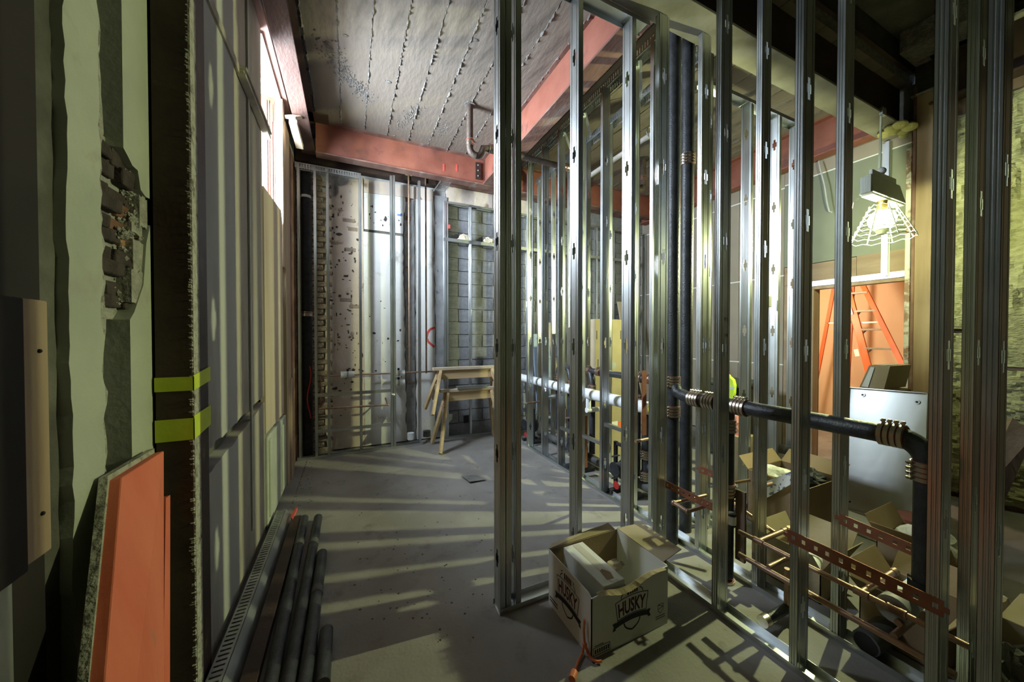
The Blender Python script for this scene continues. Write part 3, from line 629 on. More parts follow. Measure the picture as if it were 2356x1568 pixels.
# ================================================================== STEEL STUD FRAMING
STUDS = {}
def stud_mesh(L, w=.092, fl=.034, ko=.30, m='galv'):
    key = (round(L, 3), w, fl, ko, m)
    if key in STUDS: return STUDS[key]
    c = w / 2; g = .0022
    path = [(.009, fl), (0, fl), (0, fl * .72), (g, fl * .66), (g, fl * .58), (0, fl * .52), (0, fl * .40), (g, fl * .34), (g, fl * .28), (0, fl * .22), (0, 0),
            (c - .030, 0), (c - .028, g), (c - .024, g), (c - .022, 0), (c - .019, 0), (c - .009, 0), (c + .009, 0), (c + .019, 0), (c + .022, 0), (c + .024, g), (c + .028, g), (c + .030, 0),
            (w, 0), (w, fl * .22), (w - g, fl * .28), (w - g, fl * .34), (w, fl * .40), (w, fl * .52), (w - g, fl * .58), (w - g, fl * .66), (w, fl * .72), (w, fl), (w - .009, fl)]
    vv = []; ff = []
    def quad(a, b, z0, z1):
        k = len(vv); vv.extend([(*a, z0), (*b, z0), (*b, z1), (*a, z1)]); ff.append((k, k + 1, k + 2, k + 3))
    centres = []
    z = ko
    while z < L - .12: centres.append(z); z += .61
    for i in range(len(path) - 1):
        a, b = path[i], path[i + 1]
        hole = {15: .022, 16: .052, 17: .022}.get(i)
        if hole is None: quad(a, b, 0, L)
        else:
            z0 = 0
            for cc in centres: quad(a, b, z0, cc - hole); z0 = cc + hole
            quad(a, b, z0, L)
    me = bpy.data.meshes.new('stud'); me.from_pydata(vv, [], ff); me.materials.append(M[m])
    STUDS[key] = me; return me
def stud(parent, x, y, z0, L, rot=0, name='stud', **kw):
    o = bpy.data.objects.new(name, stud_mesh(L, **kw)); COL.objects.link(o); o.parent = parent
    o.location = Vector((x, y, z0)) - WO[parent.name]; o.rotation_euler = (0, 0, R(rot)); WO[o.name] = Vector((x, y, z0))
    s = o.modifiers.new('sheet', 'SOLIDIFY'); s.thickness = .0012
    return o
def track(parent, a, b, w=.095, leg=.032, up=1, m='galv', name='track'):
    # channel from a to b (horizontal), legs pointing up or down
    a, b = Vector(a), Vector(b); d = (b - a).normalized(); s = Vector((-d.y, d.x, 0)); t = .0018; zz = Vector((0, 0, up))
    mb = MB()
    mb.hexa([a - s * w / 2, a + s * w / 2, b + s * w / 2, b - s * w / 2] + [p + zz * t for p in (a - s * w / 2, a + s * w / 2, b + s * w / 2, b - s * w / 2)])
    for q in (-1, 1):
        o = s * (q * w / 2)
        mb.hexa([a + o - s * t / 2, a + o + s * t / 2, b + o + s * t / 2, b + o - s * t / 2] + [p + zz * leg for p in (a + o - s * t / 2, a + o + s * t / 2, b + o + s * t / 2, b + o - s * t / 2)])
    return mb.build(name, m, parent)
def slotted_track(parent, a, b, w=.097, leg=.075, m='galv_dull', pitch=.030):
    a, b = Vector(a), Vector(b); L = (b - a).length; d = (b - a) / L; s = Vector((-d.y, d.x, 0)); t = .0018; dn = Vector((0, 0, -1))
    mb = MB()
    def pl(p0, p1, o, z0, z1):
        q = [p0 + o - s * t / 2, p0 + o + s * t / 2, p1 + o + s * t / 2, p1 + o - s * t / 2]
        mb.hexa([p + dn * z1 for p in q] + [p + dn * z0 for p in q])
    q = [a - s * w / 2, a + s * w / 2, b + s * w / 2, b - s * w / 2]; mb.hexa([p + dn * t for p in q] + q)
    n = int(L / pitch)
    for sd in (-1, 1):
        o = s * (sd * w / 2)
        pl(a, b, o, 0, .016); pl(a, b, o, leg - .014, leg)
        for i in range(n): pl(a + d * (i * pitch), a + d * (i * pitch + pitch * .6), o, .016, leg - .014)
    return mb.build('slotted_track', m, parent)
def rail(parent, a, b, w, h, m='galv', name='blocking'):
    return MB().bar(a, b, w, h).build(name, m, parent)

# -- short wall between camera and box
SY = 1.81
p1 = thing('stud_partition', 'short run of tall steel studs standing behind the white printed carton', 'stud wall', (1.3, SY + .045, 0))
ZG = 3.765
track(p1, (.765, SY + .046, 0), (1.895, SY + .046, 0), .096)
track(p1, (.765, SY + .046, ZG), (1.895, SY + .046, ZG), .096, up=-1)
stA = stud(p1, .770, SY + .092, .002, ZG - .006, -90)
stA2 = stud(p1, P(1187, 700, Y=SY).x, SY + .092, .002, ZG - .006, -90)
stB = stud(p1, P(1330, 700, Y=SY).x, SY + .092, .002, ZG - .006, -90)
stC = stud(p1, P(1452, 700, Y=SY).x, SY + .092, .002, ZG - .006, -90)
stud(p1, .8405, SY, .002, ZG - .006, 90, m='galv')           # back to back with the end stud
def stud_print(st, x, y, z, txt, size=.017):
    return lettering('printed_text', txt, size, lambda a, b: (x + b, y, z - a), 'ink', st)
for st, xo, zs_ in ((stA, .012, (2.55, 1.95, 1.1)), (stA2, .010, (2.25, 1.75, .9)), (stB, .010, (2.35, 1.7))):
    for i, z in enumerate(zs_): stud_print(st, WO[st.name].x + xo, SY - .0016, z, ('CEMCO', 'NS ICC ESR-2620', 'CEMCO')[i])
# -- wall on the chase side, right of the box
FX = 1.90
p2 = thing('stud_partition', 'near steel stud run in front of the black waste pipe, right of the carton', 'stud wall', (FX + .046, 1.0, 0))
track(p2, (FX + .046, .15, 0), (FX + .046, SY + .09, 0), .096)
track(p2, (FX + .046, .15, 4.45), (FX + .046, 1.58, 4.45), .096, up=-1)
for (y, L) in ((.355, 4.44), (.470, 4.44), (.901, 4.44), (1.294, 4.44)): stud(p2, FX, y, .002, L)
stud(p2, FX, P(1514, 700, X=FX).y, .002, ZG - .006)
# pencil marks on the second stud
zmk = P(1660, 730, X=FX + .05).z
for i, s_ in enumerate(('61', '14')): lettering('pencil_mark', s_, .035, lambda a, b, i=i: (FX + .055 + a, 1.292, zmk - b - i * .09), 'ink', p2)
# -- long wall behind the pipes, front to back
LX = 2.30
p3 = thing('stud_partition', 'long steel stud run reaching from the near corner back to the block wall', 'stud wall', (LX + .046, 2.4, 0))
zt3 = P(1503, 76, X=LX).z
track(p3, (LX + .046, .15, 0), (LX + .046, 4.55, 0), .097, name='track')
slotted_track(p3, (LX + .046, 1.86, zt3), (LX + .046, 4.6, zt3))
for y in (P(1514, 700, X=LX).y + .06, 2.40, 2.79, 3.19, 3.59, 3.98, 4.40): stud(p3, LX, y, .002, zt3 - .03)
stud(p3, LX, P(1612, 700, X=LX).y, .002, ZG - .004)
for y in (.488, .910, 1.307): stud(p3, LX, y, .002, 4.44)
for (ya, yb, z) in ((3.22, 3.57, P(1284, 982, X=LX).z), (2.82, 3.16, P(1362, 1012, X=LX).z), (2.43, 2.76, P(1410, 995, X=LX).z + .05)):
    rail(p3, (LX + .02, ya, z), (LX + .02, yb, z), .035, .035)
# -- second row of the chase
QX = 2.67
p4 = thing('stud_partition', 'rear steel stud row of the pipe chase under the second slotted track', 'stud wall', (QX + .046, 3.6, 0))
zt4 = P(1502, 188, X=QX).z
slotted_track(p4, (QX + .046, 1.86, zt4), (QX + .046, 4.85, zt4))
track(p4, (QX + .046, 1.9, 0), (QX + .046, 4.85, 0), .097)
for y in (4.76, 4.35, 3.93, 3.54, 3.14, 2.73, 2.33, 1.93): stud(p4, QX, y, .002, zt4 - .03, w=.064)
for (ya, yb) in ((1.95, 2.32), (3.15, 3.5), (3.55, 3.9), (2.35, 2.7)):
    MB().bar((LX + .05, ya, zt3 - .07), (QX + .04, yb, zt4 - .04), .03, .004).build('strap_brace', 'galv_dull', p4)
# -- short return wall further right
RY = 2.0
p5 = thing('stud_partition', 'bright short stud run with a switch box, left of the plywood doorway', 'stud wall', (3.7, RY + .046, 0))
track(p5, (2.75, RY + .046, 0), (4.2, RY + .046, 0), .096)
track(p5, (2.75, RY + .046, ZG), (4.2, RY + .046, ZG), .096, up=-1)
for u in (1735, 1800): stud(p5, P(u - 10, 700, Y=RY).x, RY + .092, .002, ZG - .006, -90, ko=.42)
stud(p5, 4.15, RY + .092, .002, ZG - .006, -90)
c = P(1772, 693, Y=RY)
MB().box(c.x - .03, c.x + .02, RY - .004, RY + .06, c.z - .055, c.z + .055).build('switch_box', 'galv', p5, bevel=.004)
# -- frame in front of the old plaster at the back
KY = 5.15
p6 = thing('stud_partition', 'steel stud frame with cross rails in front of the old plaster back wall', 'stud wall', (.15, KY + .03, 0))
xsb = [P(u, 600, Y=KY).x for u in (684, 722, 751, 826, 898, 963)]
ztb = P(684, 372, Y=KY).z
slotted_track(p6, (xsb[0] - .02, KY + .033, ztb), (xsb[3] + .03, KY + .033, ztb), .066, .07, 'galv')
track(p6, (xsb[0] - .02, KY + .033, 0), (xsb[5] + .05, KY + .033, 0), .068)
for i, xq in enumerate(xsb):
    stud(p6, xq, KY + .064, .002, (ztb if i < 4 else 3.85) - .02, -90, w=.064, fl=.032)
stud(p6, xsb[4] + .036, KY + .064, .002, 3.84, -90, w=.064, fl=.032)
for (v0, v1) in ((909, 900), (993, 979)):
    rail(p6, (xsb[1], KY + .012, P(727, v0, Y=KY).z), (xsb[4], KY + .012, P(727, v0, Y=KY).z), .025, .042)
# -- frame in front of the block wall
GY = 5.27
p7 = thing('stud_partition', 'light steel frame with one high cross rail against the block wall', 'stud wall', (3.0, GY + .03, 0))
ztg = P(1027, 462, Y=GY).z; zrg = P(1084, 557, Y=GY).z
x0g, x1g = P(1022, 600, Y=GY).x, 5.30
track(p7, (x0g, GY + .033, ztg), (x1g, GY + .033, ztg), .066, up=-1, m='galv_dull')
track(p7, (x0g, GY + .033, 0), (x1g, GY + .033, 0), .068)
for u in (1022, 1081, 1214, 1290, 1372, 1411): stud(p7, P(u, 600, Y=GY).x, GY + .064, .002, ztg - .004, -90, w=.064, fl=.032)
stud(p7, x0g + .034, GY + .064, .002, ztg - .004, -90, w=.064, fl=.032)
stud(p7, P(1470, 600, Y=GY).x, GY + .064, .002, ztg - .004, -90, w=.064, fl=.032)
stud(p7, P(1484, 600, Y=GY).x, GY + .064, .002, ztg - .004, -90, w=.064, fl=.032)
rail(p7, (x0g, GY + .02, zrg), (x1g, GY + .02, zrg), .05, .05, 'galv_dull')
c = P(1031, 521, Y=GY); MB().box(c.x, c.x + .03, GY - .012, GY - .002, c.z - .03, c.z + .03).build('red_tape', 'spray', p7)
# knee brace under the back beam
kb = thing('knee_brace', 'slotted steel knee brace under the red back beam', 'bracket', (1.2, 5.1, 3.6))
for du in (0, 26):
    MB().bar(P(998 + du, 438, Y=5.12), P(1014 + du, 416, Y=5.12), .05, .012).build('brace_bar', 'galv_dull', kb)
for i in range(7):
    a = P(1001 + i * 2.6, 436 - i * 3, Y=5.12); MB().bar(a, a + Vector((.15, 0, -.0)), .012, .006).build('brace_rung', 'galv_dull', kb)

# ================================================================== PIPEWORK
def coupling(parent, c, d, r, L=.09, clamps=4, m='band', name='coupling', screw=(0, 0, 1)):
    c, d = Vector(c), Vector(d).normalized()
    a, b = c - d * L / 2, c + d * L / 2
    o = MB().tube([a, b], r + .006, 16).build(name, m, parent, True)
    s = Vector(screw); s = (s - d * s.dot(d)).normalized()
    for i in range(clamps):
        q = a + d * (L * (i + .5) / clamps)
        mb = MB().tube([q - d * L * .09, q + d * L * .09], r + .010, 16)
        mb.bar(q + s * (r + .004), q + s * (r + .026), .010, .010)
        mb.tube([q + s * (r + .018) - d.cross(s) * .014, q + s * (r + .018) + d.cross(s) * .014], .006, 6)
        mb.build('clamp', 'band' if m != 'band' else 'band_red' if i % 2 else 'band', o, True)
    return o
def pipe(parent, pts, r, m, name='pipe', n=14, smooth=True):
    return MB().tube(pts, r, n).build(name, m, parent, smooth)
Z1 = Vector((0, 0, 1))
# -- main stacks
S1 = P(1549, 700, Y=1.90); S1 = Vector((S1.x, 1.90, 0)); TZ = P(1552, 905, Y=1.90).z
wp = thing('waste_stack', 'black cast iron waste stack with a side branch, standing behind the carton', 'pipe', (S1.x, S1.y, 0))
pipe(wp, [(S1.x, S1.y, 0), (S1.x, S1.y, ZC + .02)], .045, 'iron', 'riser')
BX = S1.x - .035
zb = P(1750, 945, X=BX).z
# long-sweep branch from the stack towards the camera
ye = P(2136, 1050, X=BX).y
sweep = [Vector((S1.x, S1.y, TZ + .14)), Vector((S1.x, S1.y - .01, TZ + .08)), Vector((S1.x - .008, S1.y - .045, TZ + .02)), Vector((S1.x - .02, S1.y - .10, zb + .012)), Vector((BX, S1.y - .17, zb + .004))]
pipe(wp, sweep + [Vector((BX, ye + .10, zb))] , .043, 'iron', 'branch')
el = arc((BX, ye + .10, zb - .10), .10, 90, 180, (0, 1, 0), (0, 0, 1), 8)
pipe(wp, el + [Vector((BX, ye, .55))], .043, 'iron', 'drop')
MB().tube([(BX, ye, .55), (BX, ye, .50)], .055, 14).build('trap_adapter', 'rubber', wp, True)
y2 = P(1673, 950, X=BX).y
pipe(wp, [(BX, y2, zb + .0), (BX, y2, .03)], .043, 'iron', 'drop')
MB().tube([(BX, y2 + .06, zb), (BX, y2 + .03, zb - .04), (BX, y2, zb - .12)], .05, 12).build('tee_sweep', 'iron', wp, True)
for v in (877, 945): coupling(wp, (S1.x, S1.y, P(1549, v, Y=1.9).z), Z1, .045, .085, 4, 'band_red', screw=(-1, 0, 0))
for u in (1600, 1634, 1703, 2055): coupling(wp, (BX, P(u, 940, X=BX).y, zb), (0, 1, 0), .043, .085, 4, 'band_red')
for v in (978, 1125, 1345): coupling(wp, (BX, y2, P(1673, v, X=BX).z), Z1, .043, .085, 4, 'band_red', screw=(-1, 0, 0))
coupling(wp, (BX, ye, P(2136, 1085, X=BX).z), Z1, .043, .085, 4, 'band_red', screw=(-.6, .6, 0))
S2 = P(1580, 700, Y=1.97)
w2 = thing('waste_stack', 'second black cast iron stack just right of the branching one', 'pipe', (S2.x, S2.y, 0))
pipe(w2, [(S2.x, S2.y, 0), (S2.x, S2.y, ZC + .02)], .047, 'iron', 'riser')
coupling(w2, (S2.x, S2.y, P(1580, 367, Y=1.97).z), Z1, .047, .09, 4, 'band_red', screw=(-1, -.4, 0))
S3 = P(1622, 300, Y=2.35)
w3 = thing('vent_riser', 'slim dark vent riser with red bands behind the second stack', 'pipe', (S3.x, S3.y, 0))
pipe(w3, [(S3.x, S3.y, 0), (S3.x, S3.y, ZC + .02)], .028, 'iron', 'riser')
for v in (262, 320): coupling(w3, (S3.x, S3.y, P(1622, v, Y=2.35).z), Z1, .028, .08, 2, 'band_red', screw=(-1, 0, 0))
# -- perforated copper straps
def strap(label, a, b, h, group='perforated straps between studs'):
    a, b = Vector(a), Vector(b); L = (b - a).length; d = (b - a) / L; n = int(L / .042); up = Z1
    mb = MB(); e = h * .34
    for z0, z1 in ((-h / 2, -h / 2 + e), (h / 2 - e, h / 2)):
        mb.bar(a + up * (z0 + z1) / 2, b + up * (z0 + z1) / 2, .002, z1 - z0)
    for i in range(n + 1):
        p = a + d * (L * i / n); w = .027 if i % 2 else .033
        mb.bar(p - d * w / 2, p + d * w / 2, .002, h - 2 * e)
    return mb.build('perforated_strap', 'copper_strap', label=label, cat='strap', group=group)
strap('perforated copper strap fixed beside the black stack above the carton', P(1507, 1101, X=FX + .09), P(1652, 1172, X=FX + .09), .05)
strap('long perforated copper strap across the two nearest studs', P(1812, 1230, X=FX + .0), P(2172, 1402, X=FX + .0), .06)
strap('perforated copper strap on the rear row in front of the leaning metal tray', P(1930, 1192, X=LX - .003), P(2108, 1268, X=LX - .003), .055)
strap('short perforated strap end beside the waste drop', P(1608, 1078, X=LX - .003), P(1640, 1090, X=LX - .003), .05)
# -- copper supply in the near chase
cs = thing('copper_supply', 'near copper water line with upper rail and stubs in the chase', 'pipe', (2.1, 1.0, 0))
X1, X2 = 2.05, 2.02
z1_ = P(1900, 1322, X=X1).z; z2_ = P(1900, 1386, X=X2).z
r1 = .0125
ya, yb = P(1700, 1210, X=X1).y, P(2230, 1480, X=X1).y
pipe(cs, [(X1, ya, z1_), (X1, yb, z1_)], r1, 'copper', 'rail', 10)
for (u, dx, dz) in ((1745, .26, 0), (1983, .34, 0), (2063, .085, 0), (2068, .07, -.05)):
    y = P(u, 1300, X=X1).y; pipe(cs, [(X1, y, z1_ + dz), (X1 + dx, y, z1_ + dz)], r1 * 1.05, 'copper', 'stub', 10)
    MB().tube([(X1, y - .025, z1_), (X1, y + .025, z1_)], r1 * 1.4, 10).build('tee', 'copper', cs, True)
    MB().tube([(X1 + dx - .03, y, z1_ + dz), (X1 + dx, y, z1_ + dz)], r1 * 1.35, 10).build('cap', 'copper', cs, True)
c2 = thing('copper_supply', 'lower copper water rail running low behind the near studs', 'pipe', (X2, 1.0, 0))
pipe(c2, [(X2, P(1700, 1275, X=X2).y, z2_), (X2, P(2200, 1530, X=X2).y, z2_)], r1 * 1.15, 'copper', 'rail', 10)
for (u, dx) in ((1768, .28), (2058, .22)):
    y = P(u, 1330, X=X2).y; pipe(c2, [(X2, y, z2_ + .02), (X2 + dx, y, z2_ + .02)], r1, 'copper', 'stub', 10)
c3 = thing('copper_loop', 'U shaped copper stub loop poking past the studs over the carton', 'pipe', tuple(P(1582, 1176, X=1.86)))
zl = P(1582, 1176, X=1.86).z
lp = [P(1624, 1139, Z=zl), P(1550, 1156, Z=zl), P(1582, 1176, Z=zl), P(1631, 1161, Z=zl)]
pipe(c3, lp[:2], .012, 'copper', 'tube', 10); pipe(c3, lp[1:3], .012, 'copper', 'tube', 10); pipe(c3, lp[2:], .012, 'copper', 'tube', 10)
for q in lp[1:3]: MB().sphere(q, .017, 10, 8).build('elbow', 'copper', c3, True)
c4 = thing('copper_supply', 'upper copper line with capped stub between carton pile and studs', 'pipe', tuple(P(1700, 1110, X=2.5)))
for (u0, v0, u1, v1) in ((1645, 1118, 1726, 1104), (1755, 1118, 1775, 1112)):
    pipe(c4, [P(u0, v0, X=2.45), P(u1, v1, X=2.62)], .012, 'copper', 'tube', 10)
for (pts) in (((1660, 1138), (1782, 1224)), ((1782, 1224), (1745, 1240))):
    pipe(c4, [P(u, v, X=2.42) for u, v in pts], .012, 'copper', 'tube', 10)
# white capped pipes lying in the chase
wt = thing('white_trap_pipe', 'white plastic pipe with grey collar poking through the near chase', 'pipe', tuple(P(2080, 1360, X=2.2)))
za = P(2050, 1385, X=2.12).z
a = Vector((2.10, P(2062, 1380, X=2.1).y, za)); b = Vector((2.38, a.y, za + .0))
pipe(wt, [a, b], .048, 'pvc', 'tube', 18)
MB().tube([a - Vector((.03, 0, 0)), a + Vector((.05, 0, 0))], .055, 18).build('collar', 'pvc_band', wt, True)
MB().tube([b - Vector((.02, 0, 0)), b + Vector((.02, 0, 0))], .052, 18).build('rim', 'tape_blue', wt, True)
wt2 = thing('pipe_offcut', 'pale pipe offcut with dark open end lying below the copper rails', 'pipe', tuple(P(2000, 1475, Z=.07)))
a = P(1992, 1478, Z=.07); b = a + Vector((.30, -.02, .02))
pipe(wt2, [a, b], .055, 'iron_grey', 'tube', 16); MB().tube([a - Vector((.004, 0, 0)), a + Vector((.01, 0, 0))], .046, 16).build('bore', 'rubber', wt2)
dr = thing('capped_drain', 'dark capped drain stub pointing out low behind the near stud', 'pipe', tuple(P(1760, 1425, X=1.97)))
zq = P(1757, 1428, X=2.0).z; q = P(1757, 1428, X=2.0)
pipe(dr, [q, q + Vector((.24, 0, 0))], .024, 'iron', 'tube', 14); MB().tube([q - Vector((.012, 0, 0)), q + Vector((.03, 0, 0))], .030, 14).build('cap', 'band', dr, True)
pipe(dr, [q + Vector((.22, 0, 0)), q + Vector((.22, 0, .22))], .016, 'copper', 'riser', 10)
# can of glue and valve boxes by the drop
g = cs
q = P(1683, 1208, X=2.08)
MB().tube([q, q + Vector((0, 0, .075))], .024, 14).build('glue_can', 'rubber', g, True); MB().tube([q + Vector((0, 0, .01)), q + Vector((0, 0, .06))], .0247, 14).build('can_label', 'paper', g, True)
# -- far chase: white jacketed main
WXp = 2.52
zw = P(1490, 938, X=WXp).z; yw0, yw1 = P(1499, 938, X=WXp).y, P(1190, 870, X=WXp).y
wm = thing('insulated_main', 'white jacketed water main running back inside the pipe chase', 'pipe', (WXp, yw0, zw))
pipe(wm, [(WXp, yw0, zw), (WXp, yw1, zw)], .060, 'pvc', 'jacket', 20)
MB().tube([(WXp, yw0 - .004, zw), (WXp, yw0 + .01, zw)], .054, 20).build('insulation_core', 'wool_edge', wm, True)
MB().tube([(WXp, yw0 - .03, zw), (WXp, yw0 + .01, zw)], .014, 10).build('inner_pipe', 'copper', wm, True)
for u in (1228, 1262, 1298, 1405, 1470):
    y = P(u, 910, X=WXp).y; MB().tube([(WXp, y - .015, zw), (WXp, y + .015, zw)], .0615, 20).build('jacket_tape', 'pvc_band', wm, True)
for u in (1257, 1354):
    y = P(u, 910, X=WXp).y
    MB().tube([(WXp, y, zw - .03), (WXp, y, zw - .17)], .030, 14).build('drop_jacket', 'pvc', wm, True)
    MB().tube([(WXp - .03, y, zw - .19), (WXp + .26, y, zw - .19)], .030, 14).build('arm_jacket', 'pvc', wm, True)
    MB().tube([(WXp + .22, y, zw - .19), (WXp + .22, y, .45)], .013, 10).build('copper_tail', 'copper', wm, True)
MB().tube([(WXp + .1, P(1482, 900, X=WXp).y, zw + .02), (WXp + .1, P(1482, 900, X=WXp).y, zw + .22)], .024, 12).build('riser_jacket', 'pvc', wm, True)
# black waste line above it
VX = 2.62
zv = P(1450, 866, X=VX).z; yv0, yv1 = P(1545, 880, X=VX).y, P(1292, 853, X=VX).y
bl = thing('waste_line', 'black cast iron waste line with red banded tees above the white main', 'pipe', (VX, yv0, zv))
pipe(bl, [(VX, yv0, zv), (VX, yv1, zv)], .036, 'iron', 'main')
pipe(bl, arc((VX, yv1, zv - .08), .08, 90, 0, (0, 1, 0), (0, 0, 1), 6) + [Vector((VX, yv1 + .08, .3))], .036, 'iron', 'drop')
coupling(bl, (VX, yv1 + .08, zv - .14), Z1, .036, .09, 3, 'band_red', screw=(-1, 0, 0))
for u in (1297, 1355, 1378, 1472, 1497): coupling(bl, (VX, P(u, 860, X=VX).y, zv), (0, 1, 0), .036, .07, 3, 'band_red')
for u in (1315, 1366, 1470):
    y = P(u, 870, X=VX).y
    MB().tube([(VX, y + .09, zv), (VX - .01, y + .04, zv - .04), (VX - .02, y, zv - .14), (VX - .02, y, .2)], .035, 12).build('drop', 'iron', bl, True)
    coupling(bl, (VX - .02, y, zv - .2), Z1, .035, .09, 3, 'band_red', screw=(-1, 0, 0))
for u, v0, v1 in ((1482, 852, 1000), (1347, 955, 1075)):
    q0, q1 = P(u, v0, X=LX + .12), P(u, v1, X=LX + .12); MB().bar(q0, q1, .045, .012, (0, 1, 0)).build('strap_hanger', 'copper_strap', bl)
d2 = thing('drain_leg', 'black drain leg with two banded couplings by the red bracket', 'pipe', tuple(P(1487, 1100, X=2.5)))
q = P(1487, 1000, X=2.61)
pipe(d2, [(q.x, q.y, .1), (q.x, q.y, .84)], .045, 'iron', 'leg')
for v in (1050, 1100): coupling(d2, (q.x, q.y, P(1487, v, X=2.56).z), Z1, .045, .09, 4, 'band_red', screw=(-1, 0, 0))
MB().sphere((q.x, q.y - .06, P(1487, 1078, X=2.56).z), .05, 12, 8).build('cleanout', 'iron', d2, True)
# toilet carriers
def carrier(u, label):
    y = P(u, 1000, X=2.50).y; x = 2.50
    t = thing('fixture_carrier', label, 'carrier', (x, y, 0), 'cast iron fixture carriers in the chase')
    for dy in (-.10, .10):
        MB().bar((x - .04, y + dy, 0), (x - .04, y + dy, .52), .035, .03).build('upright', 'iron', t, bevel=.003)
        MB().bar((x - .12, y + dy, .02), (x + .12, y + dy, .02), .06, .035).build('foot', 'iron', t, bevel=.003)
    MB().bar((x - .04, y - .10, .50), (x - .04, y + .10, .50), .03, .03).build('crossbar', 'iron', t)
    MB().sphere((x, y, .25), .10, 14, 10, (.9, 1, 1.1)).build('hub', 'iron', t, True)
    MB().tube([(x - .03, y, .28), (x - .14, y, .28)], .058, 16).build('closet_spigot', 'iron_grey', t, True)
    MB().tube([(x - .14, y, .28), (x - .15, y, .28)], .07, 16).build('spigot_flange', 'iron', t, True)
    for (dy, dz) in ((-.07, .38), (.07, .38), (-.07, .16), (.07, .16)):
        MB().tube([(x - .02, y + dy, dz), (x - .12, y + dy, dz)], .008, 8).build('threaded_rod', 'galv', t, True)
    MB().tube([(x - .12, y, .12), (x - .125, y, .12)], .04, 14).build('red_cap', 'red', t, True)
carrier(1226, 'cast iron toilet carrier at the block wall end of the chase')
carrier(1335, 'cast iron toilet carrier in the middle of the chase')
carrier(1440, 'cast iron toilet carrier beside the black stack end of the chase')
so = thing('soil_pipe', 'dusty grey soil pipe lying along the floor of the chase', 'pipe', (2.58, 3.2, .1))
pipe(so, [(2.60, 2.4, .13), (2.60, 4.45, .15)], .045, 'iron_grey', 'tube', 16)
for y in (2.75, 3.55): MB().tube([(2.60, y, .135), (2.60, y + .1, .137)], .055, 16).build('hub', 'iron_grey', so, True)
stb = thing('copper_stub', 'copper stub sticking out of the chase under the white main', 'pipe', tuple(P(1470, 1015, X=2.3)))
pipe(stb, [P(1462, 1015, X=2.20), P(1501, 1007, X=2.45)], .014, 'copper', 'tube', 10)
stb = thing('copper_stub', 'thin copper stub near the far white arm of the chase', 'pipe', tuple(P(1212, 926, X=2.3)))
pipe(stb, [P(1211, 927, X=2.22), P(1241, 923, X=2.5)], .012, 'copper', 'tube', 10)
stb = thing('copper_stub', 'copper elbow with bright end beyond the middle white arm', 'pipe', tuple(P(1304, 965, X=2.5)))
pipe(stb, [P(1300, 962, X=2.55), P(1316, 960, X=2.5)], .013, 'copper', 'tube', 10); pipe(stb, [P(1302, 940, X=2.55), P(1302, 972, X=2.55)], .013, 'copper', 'tube', 10)

# -- pipes near the ceiling
a = P(1081, 252, Y=3.90); a.z = ZC
tr = thing('trap_drain', 'dark pipe dropping from the slab into a trap beside the tall end stud', 'pipe', tuple(a))
zt1 = 3.775
low = arc((a.x + .075, a.y, zt1), .075, 180, 360, (1, 0, 0), (0, 0, 1), 10)
zt2 = P(1130, 345, Y=a.y).z
pipe(tr, [a + Vector((0, 0, .02)), Vector((a.x, a.y, zt1))] + low[1:6], .038, 'iron_rust', 'drop')
xe = 2.60
pipe(tr, low[5:10] + [Vector((a.x + .16, a.y, zt1 + .03)), Vector((a.x + .22, a.y, zt1 + .04)), Vector((xe, a.y, zt1 + .04))], .036, 'iron_rust', 'arm')
coupling(tr, (a.x, a.y, zt1 + .06), Z1, .038, .08, 2, 'band')
coupling(tr, (a.x + .27, a.y, zt1 + .04), (1, 0, 0), .036, .08, 4, 'iron'); coupling(tr, (xe, a.y, zt1 + .04), (1, 0, 0), .036, .1, 3, 'band')
MB().tube([a - Vector((0, 0, .012)), a + Vector((0, 0, .01))], .065, 16).build('sleeve', 'ceil_rough', tr, True)
a = P(1480, 366, Z=ZC)
tr = thing('trap_drain', 'rusty pipe trap hanging under the slab behind the far studs', 'pipe', tuple(a))
zt1 = P(1480, 425, Y=a.y).z
low = arc((a.x - .09, a.y, zt1), .09, 0, -150, (1, 0, 0), (0, 0, 1), 10)
pipe(tr, [a + Vector((0, 0, .02)), Vector((a.x, a.y, zt1))] + low[1:], .045, 'iron_rust', 'drop')
coupling(tr, (a.x, a.y, zt1 + .1), Z1, .045, .09, 3, 'band_red'); MB().tube([a - Vector((0, 0, .012)), a + Vector((0, 0, .01))], .085, 16).build('sleeve', 'dark_slab', tr, True)
HX = 3.0
a, b = P(1345, 412, X=HX), P(1530, 300, X=HX)
hp = thing('hanging_pipe', 'grey pipe hung on thin rods below the slab behind the studs', 'pipe', tuple(a))
za = (a.z + b.z) / 2
pipe(hp, [(HX, a.y, a.z), (HX, b.y, a.z)], .030, 'steel_grey', 'tube')
for u in (1352, 1496):
    y = P(u, 380, X=HX).y
    pipe(hp, [(HX, y, a.z + .10), (HX, y, ZC + .01)], .004, 'galv', 'rod', 6)
    MB().tube(arc((HX, y, a.z + .03), .055, -60, 240, (1, 0, 0), (0, 0, 1), 14), .006, 6).build('clevis', 'galv', hp, True)
